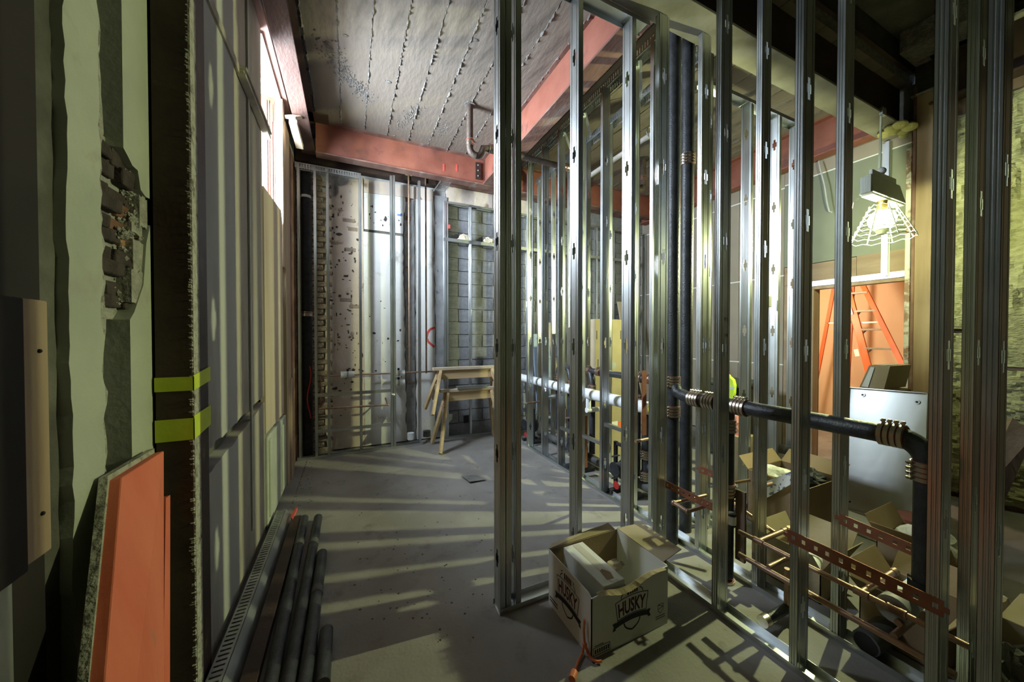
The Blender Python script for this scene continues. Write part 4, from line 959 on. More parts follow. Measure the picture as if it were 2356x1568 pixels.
# -- back frame pipes
PYb = 5.30
bp = thing('insulated_riser', 'black foam covered riser in the back left corner behind the frame', 'pipe', (P(706, 700, Y=PYb).x, PYb, 0))
x_ = P(706, 700, Y=PYb).x
pipe(bp, [(x_, PYb, 0), (x_, PYb, 3.78)], .058, 'foam', 'foam_sleeve', 18)
coupling(bp, (x_, PYb, P(706, 722, Y=PYb).z), Z1, .058, .06, 2, 'band', screw=(0, -1, 0))
MB().tube([(x_, PYb, P(706, 456, Y=PYb).z), (x_, PYb, P(706, 450, Y=PYb).z)], .060, 16).build('tape_ring', 'pvc', bp, True)
rdp = [P(711, v, Y=PYb - .07) + Vector((.02 * math.sin(v * .06), 0, 0)) for v in range(842, 970, 8)]
MB().tube(rdp, .008, 8).build('red_hose', 'red', bp, True)
for u, lab in ((941, 'left copper riser in front of the old plaster chase'), (980, 'right copper riser beside the red spray mark')):
    x_ = P(u, 600, Y=PYb).x; t = thing('copper_riser', lab, 'pipe', (x_, PYb, P(u, 862, Y=PYb).z))
    pipe(t, [(x_, PYb, P(u, 858, Y=PYb).z), (x_, PYb, P(u, 402, Y=PYb).z)], .013, 'copper', 'tube', 10)
    MB().tube([(x_, PYb, P(u, 403, Y=PYb).z), (x_, PYb, P(u, 400, Y=PYb).z)], .05, 12).build('escutcheon', 'yellow', t, True)
t = thing('copper_line', 'horizontal copper line with white valve bodies across the back frame', 'pipe', tuple(P(750, 862, Y=PYb)))
zc_ = P(830, 861, Y=PYb).z; xa, xb = P(737, 866, Y=PYb).x, P(1000, 855, Y=PYb).x
pipe(t, [(xa, PYb, zc_), (xb, PYb, zc_)], .012, 'copper', 'tube', 10)
pipe(t, [(xa, PYb, zc_), (xa, PYb, P(740, 940, Y=PYb).z)], .012, 'copper', 'tube', 10)
for (u, v) in ((800, 861), (917, 858), (917, 879)):
    q = P(u, v, Y=PYb); MB().tube([q - Vector((.085, 0, 0)), q + Vector((.085, 0, 0))], .045, 14).build('valve_body', 'pvc', t, True)
    MB().tube([q - Vector((.01, 0, 0)), q + Vector((.01, 0, 0))], .048, 14).build('valve_band', 'pvc_band', t, True)
    MB().tube([q + Vector((0, 0, .04)), q + Vector((0, 0, .075))], .015, 8).build('stem', 'rubber', t, True)
t = thing('copper_line', 'low bent copper line below the cross rail of the back frame', 'pipe', tuple(P(735, 940, Y=PYb - .12)))
q = [P(745, 925, Y=PYb), P(736, 940, Y=PYb - .2), P(893, 931, Y=PYb - .2), P(887, 915, Y=PYb)]
for a, b in zip(q[:-1], q[1:]): pipe(t, [a, b], .012, 'copper', 'tube', 10)
for a in q[1:3]: MB().sphere(a, .016, 8, 6).build('elbow', 'copper', t, True)
q = P(905, 908, Y=KY - .03)
MB().sphere(q, .03, 12, 8, (1, .5, .7)).build('door_stop', 'alu', smooth=True, label='shiny round knob fixed to the double stud of the back frame', cat='knob')
MB().tube([P(945, 1010, Y=5.25), P(945, 995, Y=5.25)], .05, 12).build('floor_plug', 'pvc', smooth=True, label='white pipe cap standing on the floor behind the back frame', cat='pipe cap')
MB().tube([P(982, 1003, Y=5.3), P(982, 990, Y=5.3)], .055, 12).build('floor_plug', 'iron_grey', smooth=True, label='dusty grey pipe cap behind the sawhorse legs', cat='pipe cap')
# loose cable from the red beam
q = [P(1884, 370, X=5.40), P(1888, 390, X=5.38), P(1897, 425, X=5.38), P(1903, 465, X=5.38), P(1908, 486, X=5.39), P(1914, 488, X=5.42)]
MB().tube(q, .008, 8).build('hanging_cable', 'lamp_grey', smooth=True, label='grey cable dangling from the brown beam onto the drywall', cat='cable')

# ================================================================== THINGS
def crumple(name, c, r, seed, m, label, cat, sc=(1, 1, .7), group=None, nu=16, nv=10):
    rn = random.Random(seed); mb = MB().sphere((0, 0, 0), 1, nu, nv)
    ph = [(Vector((rn.gauss(0, 1), rn.gauss(0, 1), rn.gauss(0, 1))), rn.uniform(2, 5), rn.uniform(0, 6)) for _ in range(7)]
    out = []
    for p in mb.v:
        d = 1 + sum(.09 * math.sin(a.dot(p) * k + q) for a, k, q in ph)
        z = max(p.z * d, -.55)
        out.append(Vector((p.x * d * r * sc[0], p.y * d * r * sc[1], (z + .55) * r * sc[2])) + Vector(c))
    mb.v = out
    return mb.build(name, m, label=label, cat=cat, group=group)
# ---- the white printed carton
CX0, CX1, CY0, CY1, CH, th = 1.068, 1.590, 1.368, 1.772, .322, .005
bx = thing('printed_carton', 'open white carton printed HUSKY standing by the short stud wall', 'carton', ((CX0 + CX1) / 2, (CY0 + CY1) / 2, 0))
fn = [(CX0, 0), (CX1, 0), (CX1, CH - .004)] + [(CX1 - .06, CH - .006), (CX1 - .14, CH - .014), (CX1 - .24, CH - .030), (CX0 + .2, CH - .040), (CX0 + .12, CH - .036), (CX0 + .05, CH - .016), (CX0, CH - .02)]
MB().poly(fn, lambda a, b, d: (a, CY0 + d, b), 0, th).build('front_panel', 'card_white', bx)
MB().poly([(CY0, 0), (CY1, 0), (CY1, CH), (CY0 + .03, CH - .006), (CY0, CH - .022)], lambda a, b, d: (CX0 + d, a, b), 0, th).build('side_panel', 'card_white', bx)
MB().box(CX1 - th, CX1, CY0 + th, CY1, 0, CH).build('side_panel', 'card_white', bx)
MB().box(CX0 + th, CX1 - th, CY1 - th, CY1, 0, CH).build('back_panel', 'card', bx)
MB().box(CX0 + th, CX1 - th, CY0 + th, CY1 - th, 0.001, .008).build('base_panel', 'card', bx)
rn = random.Random(61); n = 22; topv = []; botv = []
def sag(f): return CH - .006 - .034 * math.sin(math.pi * min(1, f * 1.25) ) ** 2 if f < .8 else CH - .006
for i in range(n + 1):
    f = i / n; xx = CX0 + .035 + f * (CX1 - CX0 - .06); zt = sag(f) + .010 * math.sin(math.pi * f)
    w = .019 * math.sin(math.pi * min(1, f * 1.05 + .06)) ** .6 + rn.uniform(-.003, .003)
    topv.append((xx, CY0 + .006, zt + rn.uniform(-.0015, .0015))); botv.append((xx, CY0 - .013 + rn.uniform(-.002, .002), zt - max(w, .004)))
vv = topv + botv + [(p[0], p[1] + .003, p[2]) for p in topv] + [(p[0], p[1] + .003, p[2] - .001) for p in botv]; k = n + 1
ff = []
for i in range(n): ff += [(i, i + 1, k + i + 1, k + i), (2 * k + i + 1, 2 * k + i, 3 * k + i, 3 * k + i + 1), (k + i, k + i + 1, 3 * k + i + 1, 3 * k + i), (i + 1, i, 2 * k + i, 2 * k + i + 1)]
MB().add(vv, ff).build('torn_flap', 'card_pale', bx)
o1, o2 = P(1476, 1203, X=1.76), P(1568, 1264, X=1.76)
MB().slab([(CX1, CY0 + .03, CH), o2, o1, (CX1, CY1, CH)], .005).build('flap', 'card_pale', bx)
b1, b2 = P(1310, 1246, Y=1.83), P(1460, 1211, Y=1.80)
MB().slab([(CX0, CY1, CH), (CX1 - .02, CY1, CH), (CX1 - .05, CY1 + .03, CH + .035), (CX0 + .04, CY1 + .03, CH + .008)], .004).build('flap', 'card_pale', bx)
ib = thing('inner_box', 'narrow white box with brown tape inside the printed carton', 'box', (1.2, 1.57, .01))
i0, i1, i2 = P(1303, 1268, Z=.325), P(1355, 1257, Z=.325), P(1388, 1346, Z=.325)
MB().box(i0.x + .01, i1.x, CY0 + .02, CY1 - .02, .012, .322).build('body', 'card_white', ib, bevel=.003)
MB().box(i0.x + .07, i0.x + .115, CY0 + .03, CY1 - .03, .3222, .3232).build('tape', 'pack_tape', ib)
MB().poly([(i0.x + .06, CY0 + .05), (i0.x + .10, CY0 + .045), (i0.x + .115, CY0 + .09), (i0.x + .09, CY0 + .13), (i0.x + .07, CY0 + .12)], lambda a, b, d: (a, b, .3234 + d), 0, .0008).build('torn_patch', 'card', ib)
crumple('crumpled_paper', (1.47, 1.66, .16), .05, 4, 'card_pale', 'scrap of torn cardboard inside the printed carton', 'paper', (1.2, .7, .6))
def logo(fn_, k=1.0):
    # fn_(s, t) puts a face point; s from the logo axis, t above the floor
    W = .112
    ar = lambda x, y: (x, y - 1.15 * x * x + .10 * 0)
    def line(pts, w, name, m='ink'): return stroke([ar(*p) for p in pts], w, fn_, name, m, bx)
    sx = lambda n, a, b: [a + (b - a) * i / n for i in range(n + 1)]
    line([(x, .243) for x in sx(12, -W, W)], .0045, 'logo_rule')
    line([(x * .86, .146) for x in sx(12, -W, W)], .0035, 'logo_rule')
    for s in (-1, 1): line([(s * W, .2445), (s * W * .86, .144)], .0045, 'logo_rule')
    mb = MB(); n = 14; wv = [-W * 1.0 + 2 * W * i / n for i in range(n + 1)]
    vv = [Vector(fn_(*ar(x, .141))) for x in wv] + [Vector(fn_(*ar(x, .113))) for x in wv]
    mb.add(vv, [(i, i + 1, n + 2 + i, n + 1 + i) for i in range(n)])
    for s in (-1, 1):
        q = [(s * W * .98, .144), (s * W * 1.17, .147), (s * W * 1.09, .128), (s * W * 1.17, .108), (s * W * .98, .104)]
        mb.add([fn_(*ar(*p)) for p in q], [(0, 1, 2), (0, 2, 4), (2, 3, 4)])
    mb.build('logo_ribbon', 'ink', bx)
    stroke([ar(x, y) for x, y in ((-.055, .112), (-.048, .092), (-.030, .074), (0, .060), (.030, .074), (.048, .092), (.055, .112))], .008, fn_, 'logo_shield', 'ink', bx)
    # striped roll above the name
    mb = MB(); mb.add([fn_(*p) for p in ((-.034, .248), (-.035, .281), (-.024, .285), (-.020, .25))], [(0, 1, 2, 3)]); mb.build('logo_roll_end', 'ink', bx)
    for i in range(4):
        a = -.016 + i * .0145
        mb = MB().add([fn_(*p) for p in ((a, .250), (a - .001, .284), (a + .010, .285), (a + .011, .250))], [(0, 1, 2, 3)]); mb.build('logo_roll_stripe', 'ink_red', bx)
    for s in (-1, 1):
        stroke([(s * .075, .240), (s * .072, .254), (s * .050, .272)], .005, fn_, 'logo_rule', 'ink', bx)
        stroke([(s * .066, .277), (s * .050, .285)], .0055, fn_, 'logo_rule', 'ink', bx)
    # the name, set on the arch and spread to the panel height
    vx, fx = text_polys('HUSKY', .088, .0026)
    xs_ = [p[0] for p in vx]; xm, xw = (max(xs_) + min(xs_)) / 2, (max(xs_) - min(xs_)) / 2
    mbx = MB(); off = lambda x, y: ar((x - xm) / xw * W * .86 * (.93 + .07 * y / .064), .158 + y / .064 * .072)
    mbx.add([fn_(*off(*p)) for p in vx], fx); mbx.build('logo_name', 'ink_red', bx)
    e = .0042
    for dx, dy in ((e, 0), (-e, 0)):
        pass
sc_ = CX0 + .262
logo(lambda s, t: (sc_ + s, CY0 - .0009, t))
ys_ = (CY0 + CY1) / 2 + .005
logo(lambda s, t: (CX0 - .0009, ys_ - s * .95, t))
fr = lambda s, t: (s, CY0 - .0009, t)
# small printed marks of the front: framed block bottom left, shield and lines bottom right
q = [(CX0 + .012, .012), (CX0 + .115, .012), (CX0 + .115, .050), (CX0 + .012, .050), (CX0 + .012, .012)]
stroke(q, .003, fr, 'print_frame', 'ink', bx)
for i in range(7): stroke([(CX0 + .020 + i * .0135, .030), (CX0 + .029 + i * .0135, .030)], .022, fr, 'print_block', 'ink', bx)
stroke([(CX0 + .018, .058), (CX0 + .075, .058)], .004, fr, 'print_line', 'ink', bx)
q = [(CX1 - .075, .125), (CX1 - .035, .125), (CX1 - .037, .092), (CX1 - .056, .075), (CX1 - .074, .092), (CX1 - .075, .125), (CX1 - .035, .108), (CX1 - .074, .100)]
stroke(q, .003, fr, 'print_shield', 'ink', bx)
for t_ in (.062, .050): stroke([(CX1 - .092, t_), (CX1 - .022, t_)], .004, fr, 'print_line', 'ink', bx)
for t_ in (.052, .035): stroke([(CY1 - .10, t_), (CY1 - .015, t_)], .008, lambda a, b: (CX0 - .0009, a, b), 'print_line', 'ink', bx)
# brown carton behind it
bc = thing('brown_carton', 'plain brown carton squeezed between printed carton and stud corner', 'carton', (1.68, 1.62, 0))
MB().box(1.605, 1.73, 1.50, 1.78, 0, .300).build('body', 'card', bc, bevel=.003)
# orange cord end
co = thing('extension_cord', 'knotted orange cord end lying against the front corner of the carton', 'cord', tuple(P(1340, 1480, Z=0)))
pts = [P(1345, 1425, X=CX0 - .012), P(1343, 1450, X=CX0 - .014), P(1345, 1478, X=CX0 - .02), P(1341, 1500, Z=.012), P(1331, 1520, Z=.010), P(1324, 1540, Z=.012)]
MB().tube(pts, .006, 8).build('cord', 'cable', co, True)
MB().tube([P(1345, 1478, X=CX0 - .02), P(1352, 1500, Z=.02), P(1362, 1516, Z=.012), P(1376, 1522, Z=.012), P(1384, 1519, Z=.014)], .007, 8).build('cord_loop', 'cable', co, True)
a = P(1322, 1545, Z=.018); MB().tube([a, P(1316, 1562, Z=.018)], .017, 10).build('plug', 'cable', co, True)
MB().sphere(P(1345, 1482, X=CX0 - .02), .013, 8, 6).build('knot', 'cable', co, True)

# ---- the work lamp
lx = P(2010, 430, Y=1.40); x0 = lx.x; x1 = P(2086, 420, Y=1.40).x; y0 = 1.40; y1 = P(1976, 430, X=x0).y
LXc, LYc = (x0 + x1) / 2 - .02, (y0 + y1) / 2
zt, zm = P(2010, 398, Y=1.40).z + .02, P(2010, 437, Y=1.40).z
lamp = thing('work_lamp', 'caged work lamp with grey ballast box hanging from the girder, lit', 'lamp', (LXc, LYc, zm))
zl0 = zm - .01
MB().hexa([(x0, y0, zl0), (x1, y0, zl0), (x1, y1, zl0), (x0, y1, zl0), (x0 + .04, y0 + .03, zt), (x1 - .04, y0 + .03, zt), (x1 - .04, y1 - .03, zt), (x0 + .04, y1 - .03, zt)]).build('ballast_box', 'lamp_grey', lamp, bevel=.006)
MB().box(x0 + .08, x1 - .1, y0 + .06, y1 - .06, zt, zt + .05).build('top_cover', 'lamp_grey', lamp, bevel=.006)
for i in range(6):
    y = y0 + .02 + (y1 - y0 - .04) * i / 5; MB().box(x0 - .012, x0 + .02, y - .006, y + .006, zl0 + .005, zt - .03).build('cooling_fin', 'lamp_grey', lamp)
MB().box(x0 + .01, x1 - .01, y0 + .01, y1 - .01, zl0 - .018, zl0).build('reflector_plate', 'cage', lamp, bevel=.004)
MB().tube([(LXc, LYc, zl0 - .01), (LXc, LYc, zl0 - .10)], .035, 14).build('socket', 'brass', lamp, True)
bz = P(2037, 508, Y=LYc).z; br = .095
MB().sphere((LXc, LYc, bz), br, 20, 14).build('bulb', 'frost', lamp, True)
MB().tube([(LXc, LYc, bz - .035), (LXc, LYc, bz + .035)], .016, 10).build('arc_tube', 'glow', lamp, True)
beam_d = bpy.data.lights.new('added_spot', 'SPOT'); beam_d.energy = 900; beam_d.color = (.92, 1.0, .50); beam_d.spot_size = R(150); beam_d.spot_blend = 1.0; beam_d.shadow_soft_size = .02  # spot added in the bulb to throw more light into the room
beam_o = bpy.data.objects.new('added_spot', beam_d); COL.objects.link(beam_o); beam_o.parent = lamp
beam_o.location = Vector((LXc - .03, LYc + .0, bz)) - WO[lamp.name]; beam_o.rotation_euler = Vector((-1, .75, -.36)).to_track_quat('-Z', 'Y').to_euler()
MB().tube([(LXc, LYc, bz - br + .01), (LXc, LYc, bz - br - .035)], .03, 12, rs=[.05, .028]).build('bulb_tip', 'cage', lamp, True)
cg = MB(); zc0, zc1 = zl0 - .06, P(2040, 553, Y=LYc).z; n = 8
for i in range(n):
    f = i / (n - 1); z = zc0 + (zc1 - zc0) * f; r = .085 + (.215 - .085) * f
    zi = lambda k: z + (.008 if k % 2 else -.008)
    cg.tube([(LXc + r * math.cos(k * math.pi / 10), LYc + r * math.sin(k * math.pi / 10), zi(k)) for k in range(21)], .0028, 5, False)
for k in range(8):
    a = k * math.pi / 4; cg.tube([(LXc + .085 * math.cos(a), LYc + .085 * math.sin(a), zc0), (LXc + .217 * math.cos(a), LYc + .217 * math.sin(a), zc1)], .0045, 5)
cg.build('wire_guard', 'cage', lamp, True)
top = P(2028, 272, Y=1.60)
MB().tube([(LXc - .05, LYc, zt + .05), (top.x, 1.60, 3.765)], .006, 6).build('suspension_cord', 'cage', lamp, True)
MB().tube([(LXc - .02, LYc + .02, zt + .05), (top.x + .01, 1.61, 3.765)], .005, 6).build('suspension_cord', 'cage', lamp, True)
MB().sphere((LXc - .03, LYc, zt + .07), .035, 10, 8).build('hook_ball', 'lamp_grey', lamp, True)
MB().box(top.x - .05, top.x + .03, 1.575, 1.60, 3.75, 3.82).build('beam_clamp', 'galv_dull', lamp)
fl = thing('warning_flag', 'pink cloth flag hanging from a corner of the lamp housing', 'flag', tuple(P(1950, 500, X=x0 - .02)))
fy = P(1955, 480, X=x0 - .02).y
MB().slab([P(1947, 478, X=x0 - .02), P(1963, 466, X=x0 - .02), P(1960, 482, X=x0 - .02), P(1949, 524, X=x0 - .02)], .006).build('cloth', 'flag', fl)
MB().tube([P(1963, 466, X=x0 - .02), P(1975, 456, X=x0 + .01)], .004, 6).build('string', 'cage', fl)
# added bulb, out of view, gives the room beyond its warm light
wl_ = thing('unseen_lamp', 'unseen added warm bulb lighting the orange room beyond the doorway', 'lamp', (6.15, 3.1, 2.0))
MB().sphere((6.15, 3.1, 2.1), .10, 14, 10).build('bulb', 'glow_warm', wl_, True)
MB().tube([(6.15, 3.1, 2.17), (6.15, 3.1, 2.26)], .03, 10).build('socket', 'rubber', wl_, True); MB().tube([(6.15, 3.1, 2.26), (6.15, 3.1, 3.1)], .006, 6).build('cord', 'rubber', wl_, True)

# ---- orange ladder in the doorway
ld = thing('step_ladder', 'orange fibreglass step ladder opened in the room beyond the doorway', 'ladder', (6.8, 1.9, 0))
def LP(u, v): return P(u, v, X=7.05 - (v - 640) * .0012)
def edge(u0, k, v): return u0 + (v - 655) * k
for (u0, k) in ((1948, .259), (1985, .498)):
    a, b = LP(edge(u0, k, 600), 600), LP(edge(u0, k, 1010), 1010); d = (b - a); a = a; b = a + d * ((a.z - .0) / (a.z - b.z))
    MB().bar(a, b, .085 if u0 < 1950 else .06, .03, (1, 0, 0)).build('rail', 'ladder_o', ld, bevel=.003)
for v in (632, 675, 716, 758, 801, 846, 892, 940):
    a, b = LP(edge(1953, .259, v), v), LP(edge(1988, .498, v), v); b = Vector((b.x, b.y, a.z))
    MB().bar(a, b, .075, .028).build('step', 'step', ld, bevel=.003)
    m_ = a.lerp(b, .22); MB().bar(a + Vector((0, 0, -.09)), m_ + Vector((0, 0, -.01)), .02, .008, (1, 0, 0)).build('step_brace', 'step', ld)
def LB(u, v): return P(u, v, X=7.35)
for (u0, k) in ((1920, -.19), (1962, -.05)):
    a, b = LB(u0 + (600 - 655) * k, 600), LB(u0 + (1010 - 655) * k, 1010); d = b - a; b = a + d * (a.z / (a.z - b.z))
    MB().bar(a, b, .05, .03, (1, 0, 0)).build('rear_rail', 'ladder_o', ld, bevel=.003)
MB().bar(LB(1905, 743), LB(1960, 741), .03, .02).build('spreader', 'alu', ld); MB().bar(LP(1982, 742), LP(2030, 740), .02, .02).build('spreader', 'alu', ld)
for (u, v) in ((1957, 708), (1972, 803)): MB().bar(LP(u, v) - Vector((.04, 0, 0)), LP(u + 4, v + 16) - Vector((.04, 0, 0)), .05, .004, (1, 0, 0)).build('sticker', 'paper', ld)

# ---- leaning metal tray, carton behind it
tp = thing('metal_tray', 'large galvanized sheet metal pan leaning on its side in front of the doorway', 'metal panel', (4.15, 1.4, .1))
q = [P(1936, 1166, X=4.05), P(2125, 1213, X=4.05), P(2136, 906, X=4.27), P(1954, 892, X=4.27)]
MB().slab(q, -.004).build('sheet', 'pan', tp)
nrm = (q[1] - q[0]).cross(q[3] - q[0]).normalized()
if nrm.x > 0: nrm = -nrm
for a, b in ((0, 1), (1, 2), (2, 3), (3, 0)):
    MB().slab([q[a], q[b], q[b] + nrm * .035, q[a] + nrm * .035], .006).build('rim', 'pan', tp)
for (f, g_) in ((.2, .95), (.88, .93), (.12, .06), (.85, .05), (.62, .06)):
    c = q[0].lerp(q[1], f).lerp(q[3].lerp(q[2], f), g_) + nrm * .004
    MB().tube([c, c + nrm * .004], .018, 14).build('grommet', 'galv_dull', tp, True); MB().tube([c + nrm * .003, c + nrm * .006], .008, 10).build('hole', 'rubber', tp)
sx0, sx1 = 4.62, 4.95
sy0, sy1 = P(2078, 900, X=4.62).y, P(1976, 890, X=4.62).y
zs0 = P(2000, 893, X=4.62).z
st = thing('tall_carton', 'brown carton hidden behind the leaning metal pan', 'carton', (4.8, 1.45, 0)); MB().box(sx0 + .05, sx1 + .05, sy0 + .06, sy1 - .06, 0, zs0 - .003).build('body', 'card', st, bevel=.003)
sb = thing('small_carton', 'pale carton with white shipping label perched above the leaning metal pan', 'carton', (4.8, 1.45, zs0))
xx0 = 4.62; yy0 = P(2034, 880, X=xx0).y; yy1 = P(1977, 880, X=xx0).y; xx1 = P(2084, 880, Y=yy0).x; z_ = zs0; hgt = P(2036, 842, X=xx0).z - zs0
MB().hexa([(xx0, yy0, z_), (xx1, yy0, z_), (xx1, yy1, z_), (xx0, yy1, z_), (xx0 + .03, yy0 - .03, z_ + hgt), (xx1 + .03, yy0 - .03, z_ + hgt), (xx1 + .03, yy1 - .06, z_ + hgt), (xx0 + .03, yy1 - .06, z_ + hgt)]).build('body', 'card_pale', sb, bevel=.002)
MB().slab([Vector((xx0 - .005, yy1 - .02, z_ + .012)), Vector((xx0 - .005, yy0 + .11, z_ + .012)), Vector((xx0 + .022, yy0 + .075, z_ + hgt * .92)), Vector((xx0 + .022, yy1 - .075, z_ + hgt * .92))], .003).build('shipping_label', 'paper', sb)
MB().slab([Vector((xx0 + .1, yy0 + .02, z_ + hgt + .001)), Vector((xx1 - .1, yy0 + .02, z_ + hgt + .001)), Vector((xx1 - .1, yy0 + .09, z_ + hgt + .001)), Vector((xx0 + .1, yy0 + .09, z_ + hgt + .001))], .002).build('top_label', 'paper', sb)
MB().box(3.68, 4.0, .75, 1.75, .003, .045).build('drywall_offcut', 'paper', label='white drywall offcut lying on the floor under the metal pan', cat='board')

# ---- opened cartons and rubbish behind the rails
def open_carton(label, x0, x1, y0, y1, h, z=0, m='card', flaps=(1, 1, 1, 1), ang=35):
    t = thing('open_carton', label, 'carton', ((x0 + x1) / 2, (y0 + y1) / 2, z), 'opened cartons behind the pipes'); w = .005
    MB().box(x0, x1, y0, y1, z, z + w).build('base_panel', m, t)
    MB().box(x0, x0 + w, y0, y1, z, z + h).build('side_panel', m, t); MB().box(x1 - w, x1, y0, y1, z, z + h).build('side_panel', m, t)
    MB().box(x0, x1, y0, y0 + w, z, z + h).build('end_panel', m, t); MB().box(x0, x1, y1 - w, y1, z, z + h).build('end_panel', m, t)
    L = .16; c, s = math.cos(R(ang)) * L, math.sin(R(ang)) * L
    Q = [[(x0, y0, z + h), (x0, y1, z + h), (x0 - c, y1, z + h + s), (x0 - c, y0, z + h + s)], [(x1, y0, z + h), (x1, y1, z + h), (x1 + c, y1, z + h + s), (x1 + c, y0, z + h + s)],
         [(x0, y0, z + h), (x1, y0, z + h), (x1, y0 - c * .6, z + h + s), (x0, y0 - c * .6, z + h + s)], [(x0, y1, z + h), (x1, y1, z + h), (x1, y1 + c * .6, z + h + s), (x0, y1 + c * .6, z + h + s)]]
    for f, qq in zip(flaps, Q):
        if f: MB().slab(qq, .004).build('flap', m, t)
    return t
c = P(1760, 1190, Z=.02)
open_carton('big brown carton with spotted wrapper hanging over its rim', 3.12, 3.62, 1.42, 1.86, .44, 0, 'card', (0, 1, 0, 1))
sh = thing('wrapper_sheet', 'white wrapper with blue spots draped over the big brown carton', 'wrapper', (3.1, 1.6, .3))
MB().slab([P(1752, 1152, X=3.08), P(1830, 1108, X=3.08), P(1830, 1080, X=3.10), P(1752, 1112, X=3.10)], .004).build('sheet', 'paper_blue', sh)
crumple('crumpled_bag', (3.26, 1.71, .36), .10, 12, 'bag', 'crumpled pale plastic bag spilling out of the big brown carton', 'bag', (1.2, 1.1, .9))
crumple('crumpled_bag', (3.46, 1.54, .36), .09, 13, 'foam', 'black plastic bag stuffed into the big brown carton', 'bag', (1.1, 1, .9))
open_carton('flat opened carton lower down beside the copper stubs', 2.52, 2.86, 1.08, 1.38, .20, 0, 'card_pale', (1, 1, 1, 1), 50)
open_carton('wide opened carton full of pipe ends below the perforated strap', 2.50, 2.88, .60, .90, .22, 0, 'card', (1, 1, 1, 1), 42)
open_carton('opened carton with crumpled cloth in front of the metal pan', 3.17, 3.58, .72, 1.06, .26, 0, 'card', (1, 0, 0, 1), 50)
crumple('crumpled_cloth', (3.37, .88, .16), .14, 21, 'bag', 'crumpled whitish cloth in the carton before the metal pan', 'cloth', (1, 1, 1))
crumple('crumpled_cloth', (3.10, .62, .05), .12, 22, 'rag', 'beige cloth heap lying beside the dark drop pipe', 'cloth', (1, 1, .9))
for i, (xx, yy, zz, an) in enumerate(((2.66, .68, .11, .2), (2.72, .82, .11, .1), (2.66, 1.18, .11, .4))):
    d = Vector((math.cos(an), math.sin(an), .15)).normalized() * .12
    t = thing('pipe_fitting', ('white pipe fitting leaning in the wide opened carton', 'grey banded pipe fitting in the wide opened carton', 'white plastic elbow in the flat opened carton')[i], 'fitting', (xx, yy, zz))
    MB().tube([Vector((xx, yy, zz)) - d, Vector((xx, yy, zz)) + d], .038, 14).build('tube', 'iron_grey' if i == 1 else 'pvc', t, True); MB().tube([Vector((xx, yy, zz)) + d * .7, Vector((xx, yy, zz)) + d], .046, 14).build('socket', 'pvc', t, True)
bk = thing('round_lid', 'round rust red lid standing on edge before the metal pan', 'lid', tuple(P(2108, 1200, X=3.86)))
c = P(2105, 1198, X=3.86); MB().tube([c, c + Vector((0, 0, .02))], .11, 24).build('disc', 'primer', bk, True); MB().tube([c + Vector((0, 0, .018)), c + Vector((0, 0, .028))], .115, 24).build('rim', 'primer', bk, True)
MB().tube([c - Vector((0, 0, c.z - .046)), c], .10, 20).build('tub', 'pvc', bk, True)
MB().slab([P(2236, 1160, X=2.9), P(2330, 960, X=3.3), P(2380, 1000, X=3.25), P(2262, 1262, X=2.85)], .02).build('leaning_plank', 'lumber_dark', label='dark plank leaning in the corner before the mineral wool', cat='plank')
MB().box(2.75, 3.1, .25, .5, .003, .28).build('debris_box', 'card_pale', label='pale scuffed box at the foot of the leaning plank', cat='box', bevel=.004)
crumple('rubble_sack', (2.56, .42, 0), .13, 33, 'dirt', 'slumped dark rubble sack behind the nearest copper rails', 'sack', (1, .8, 1.4))
# copper bracket plate by the drop
MB().box(2.24, 2.26, P(1705, 1150, X=2.25).y - .03, P(1705, 1150, X=2.25).y + .03, P(1705, 1290, X=2.25).z, P(1705, 1128, X=2.25).z).build('mounting_plate', 'lumber_dark', label='upright brown backing board between waste drop and copper rails', cat='board', bevel=.003)
bt = thing('brass_bulb', 'shiny brass pipe end gleaming beside the near stud', 'fitting', tuple(P(1822, 1215, X=2.3)))
c = P(1819, 1212, X=2.22); MB().tube([c, c - Vector((0, 0, .09))], .016, 12, rs=[.018, .010]).build('body', 'brass', bt, True); MB().tube([c - Vector((0, 0, .09)), c - Vector((0, 0, .2))], .007, 8).build('stem', 'copper', bt, True)
# ---- bin with vest and pink bag
bn = thing('waste_bin', 'dark plastic waste bin against the drywall with lid closed', 'bin', (4.65, 2.98, 0))
MB().hexa([(4.42, 2.76, .02), (4.9, 2.76, .02), (4.9, 3.2, .02), (4.42, 3.2, .02), (4.36, 2.70, .95), (4.96, 2.70, .95), (4.96, 3.26, .95), (4.36, 3.26, .95)]).build('body', 'plastic', bn, bevel=.01)
MB().box(4.33, 4.99, 2.67, 3.29, .95, 1.0).build('lid', 'plastic', bn, bevel=.015)
vt = thing('safety_vest', 'fluorescent yellow safety vest hung over the dark waste bin', 'vest', tuple(P(1677, 920, X=4.28)))
vx = 4.28
ol = [(1655, 868), (1668, 864), (1674, 862), (1680, 867), (1687, 873), (1690, 886), (1689, 905), (1686, 918), (1672, 921), (1655, 921)]
MB().poly([(P(u, v, X=vx).y, P(u, v, X=vx).z) for u, v in ol], lambda a, b, d: (vx + d, a, b), 0, .05).build('vest_body', 'vest', vt, bevel=.012)
MB().sphere(P(1673, 866, X=vx) + Vector((.02, 0, 0)), .035, 10, 8).build('collar', 'vest', vt, True)
for v in (889,): MB().slab([P(1655, v, X=vx - .002), P(1689, v, X=vx - .002), P(1690, v + 6, X=vx - .002), P(1655, v + 6, X=vx - .002)], .003).build('reflective_band', 'reflect', vt)
crumple('pink_bag', (3.9, 2.45, .50), .10, 41, 'flag', 'small pink cloth bag lying on the crate left of the plywood', 'bag', (.8, .8, 1.2))
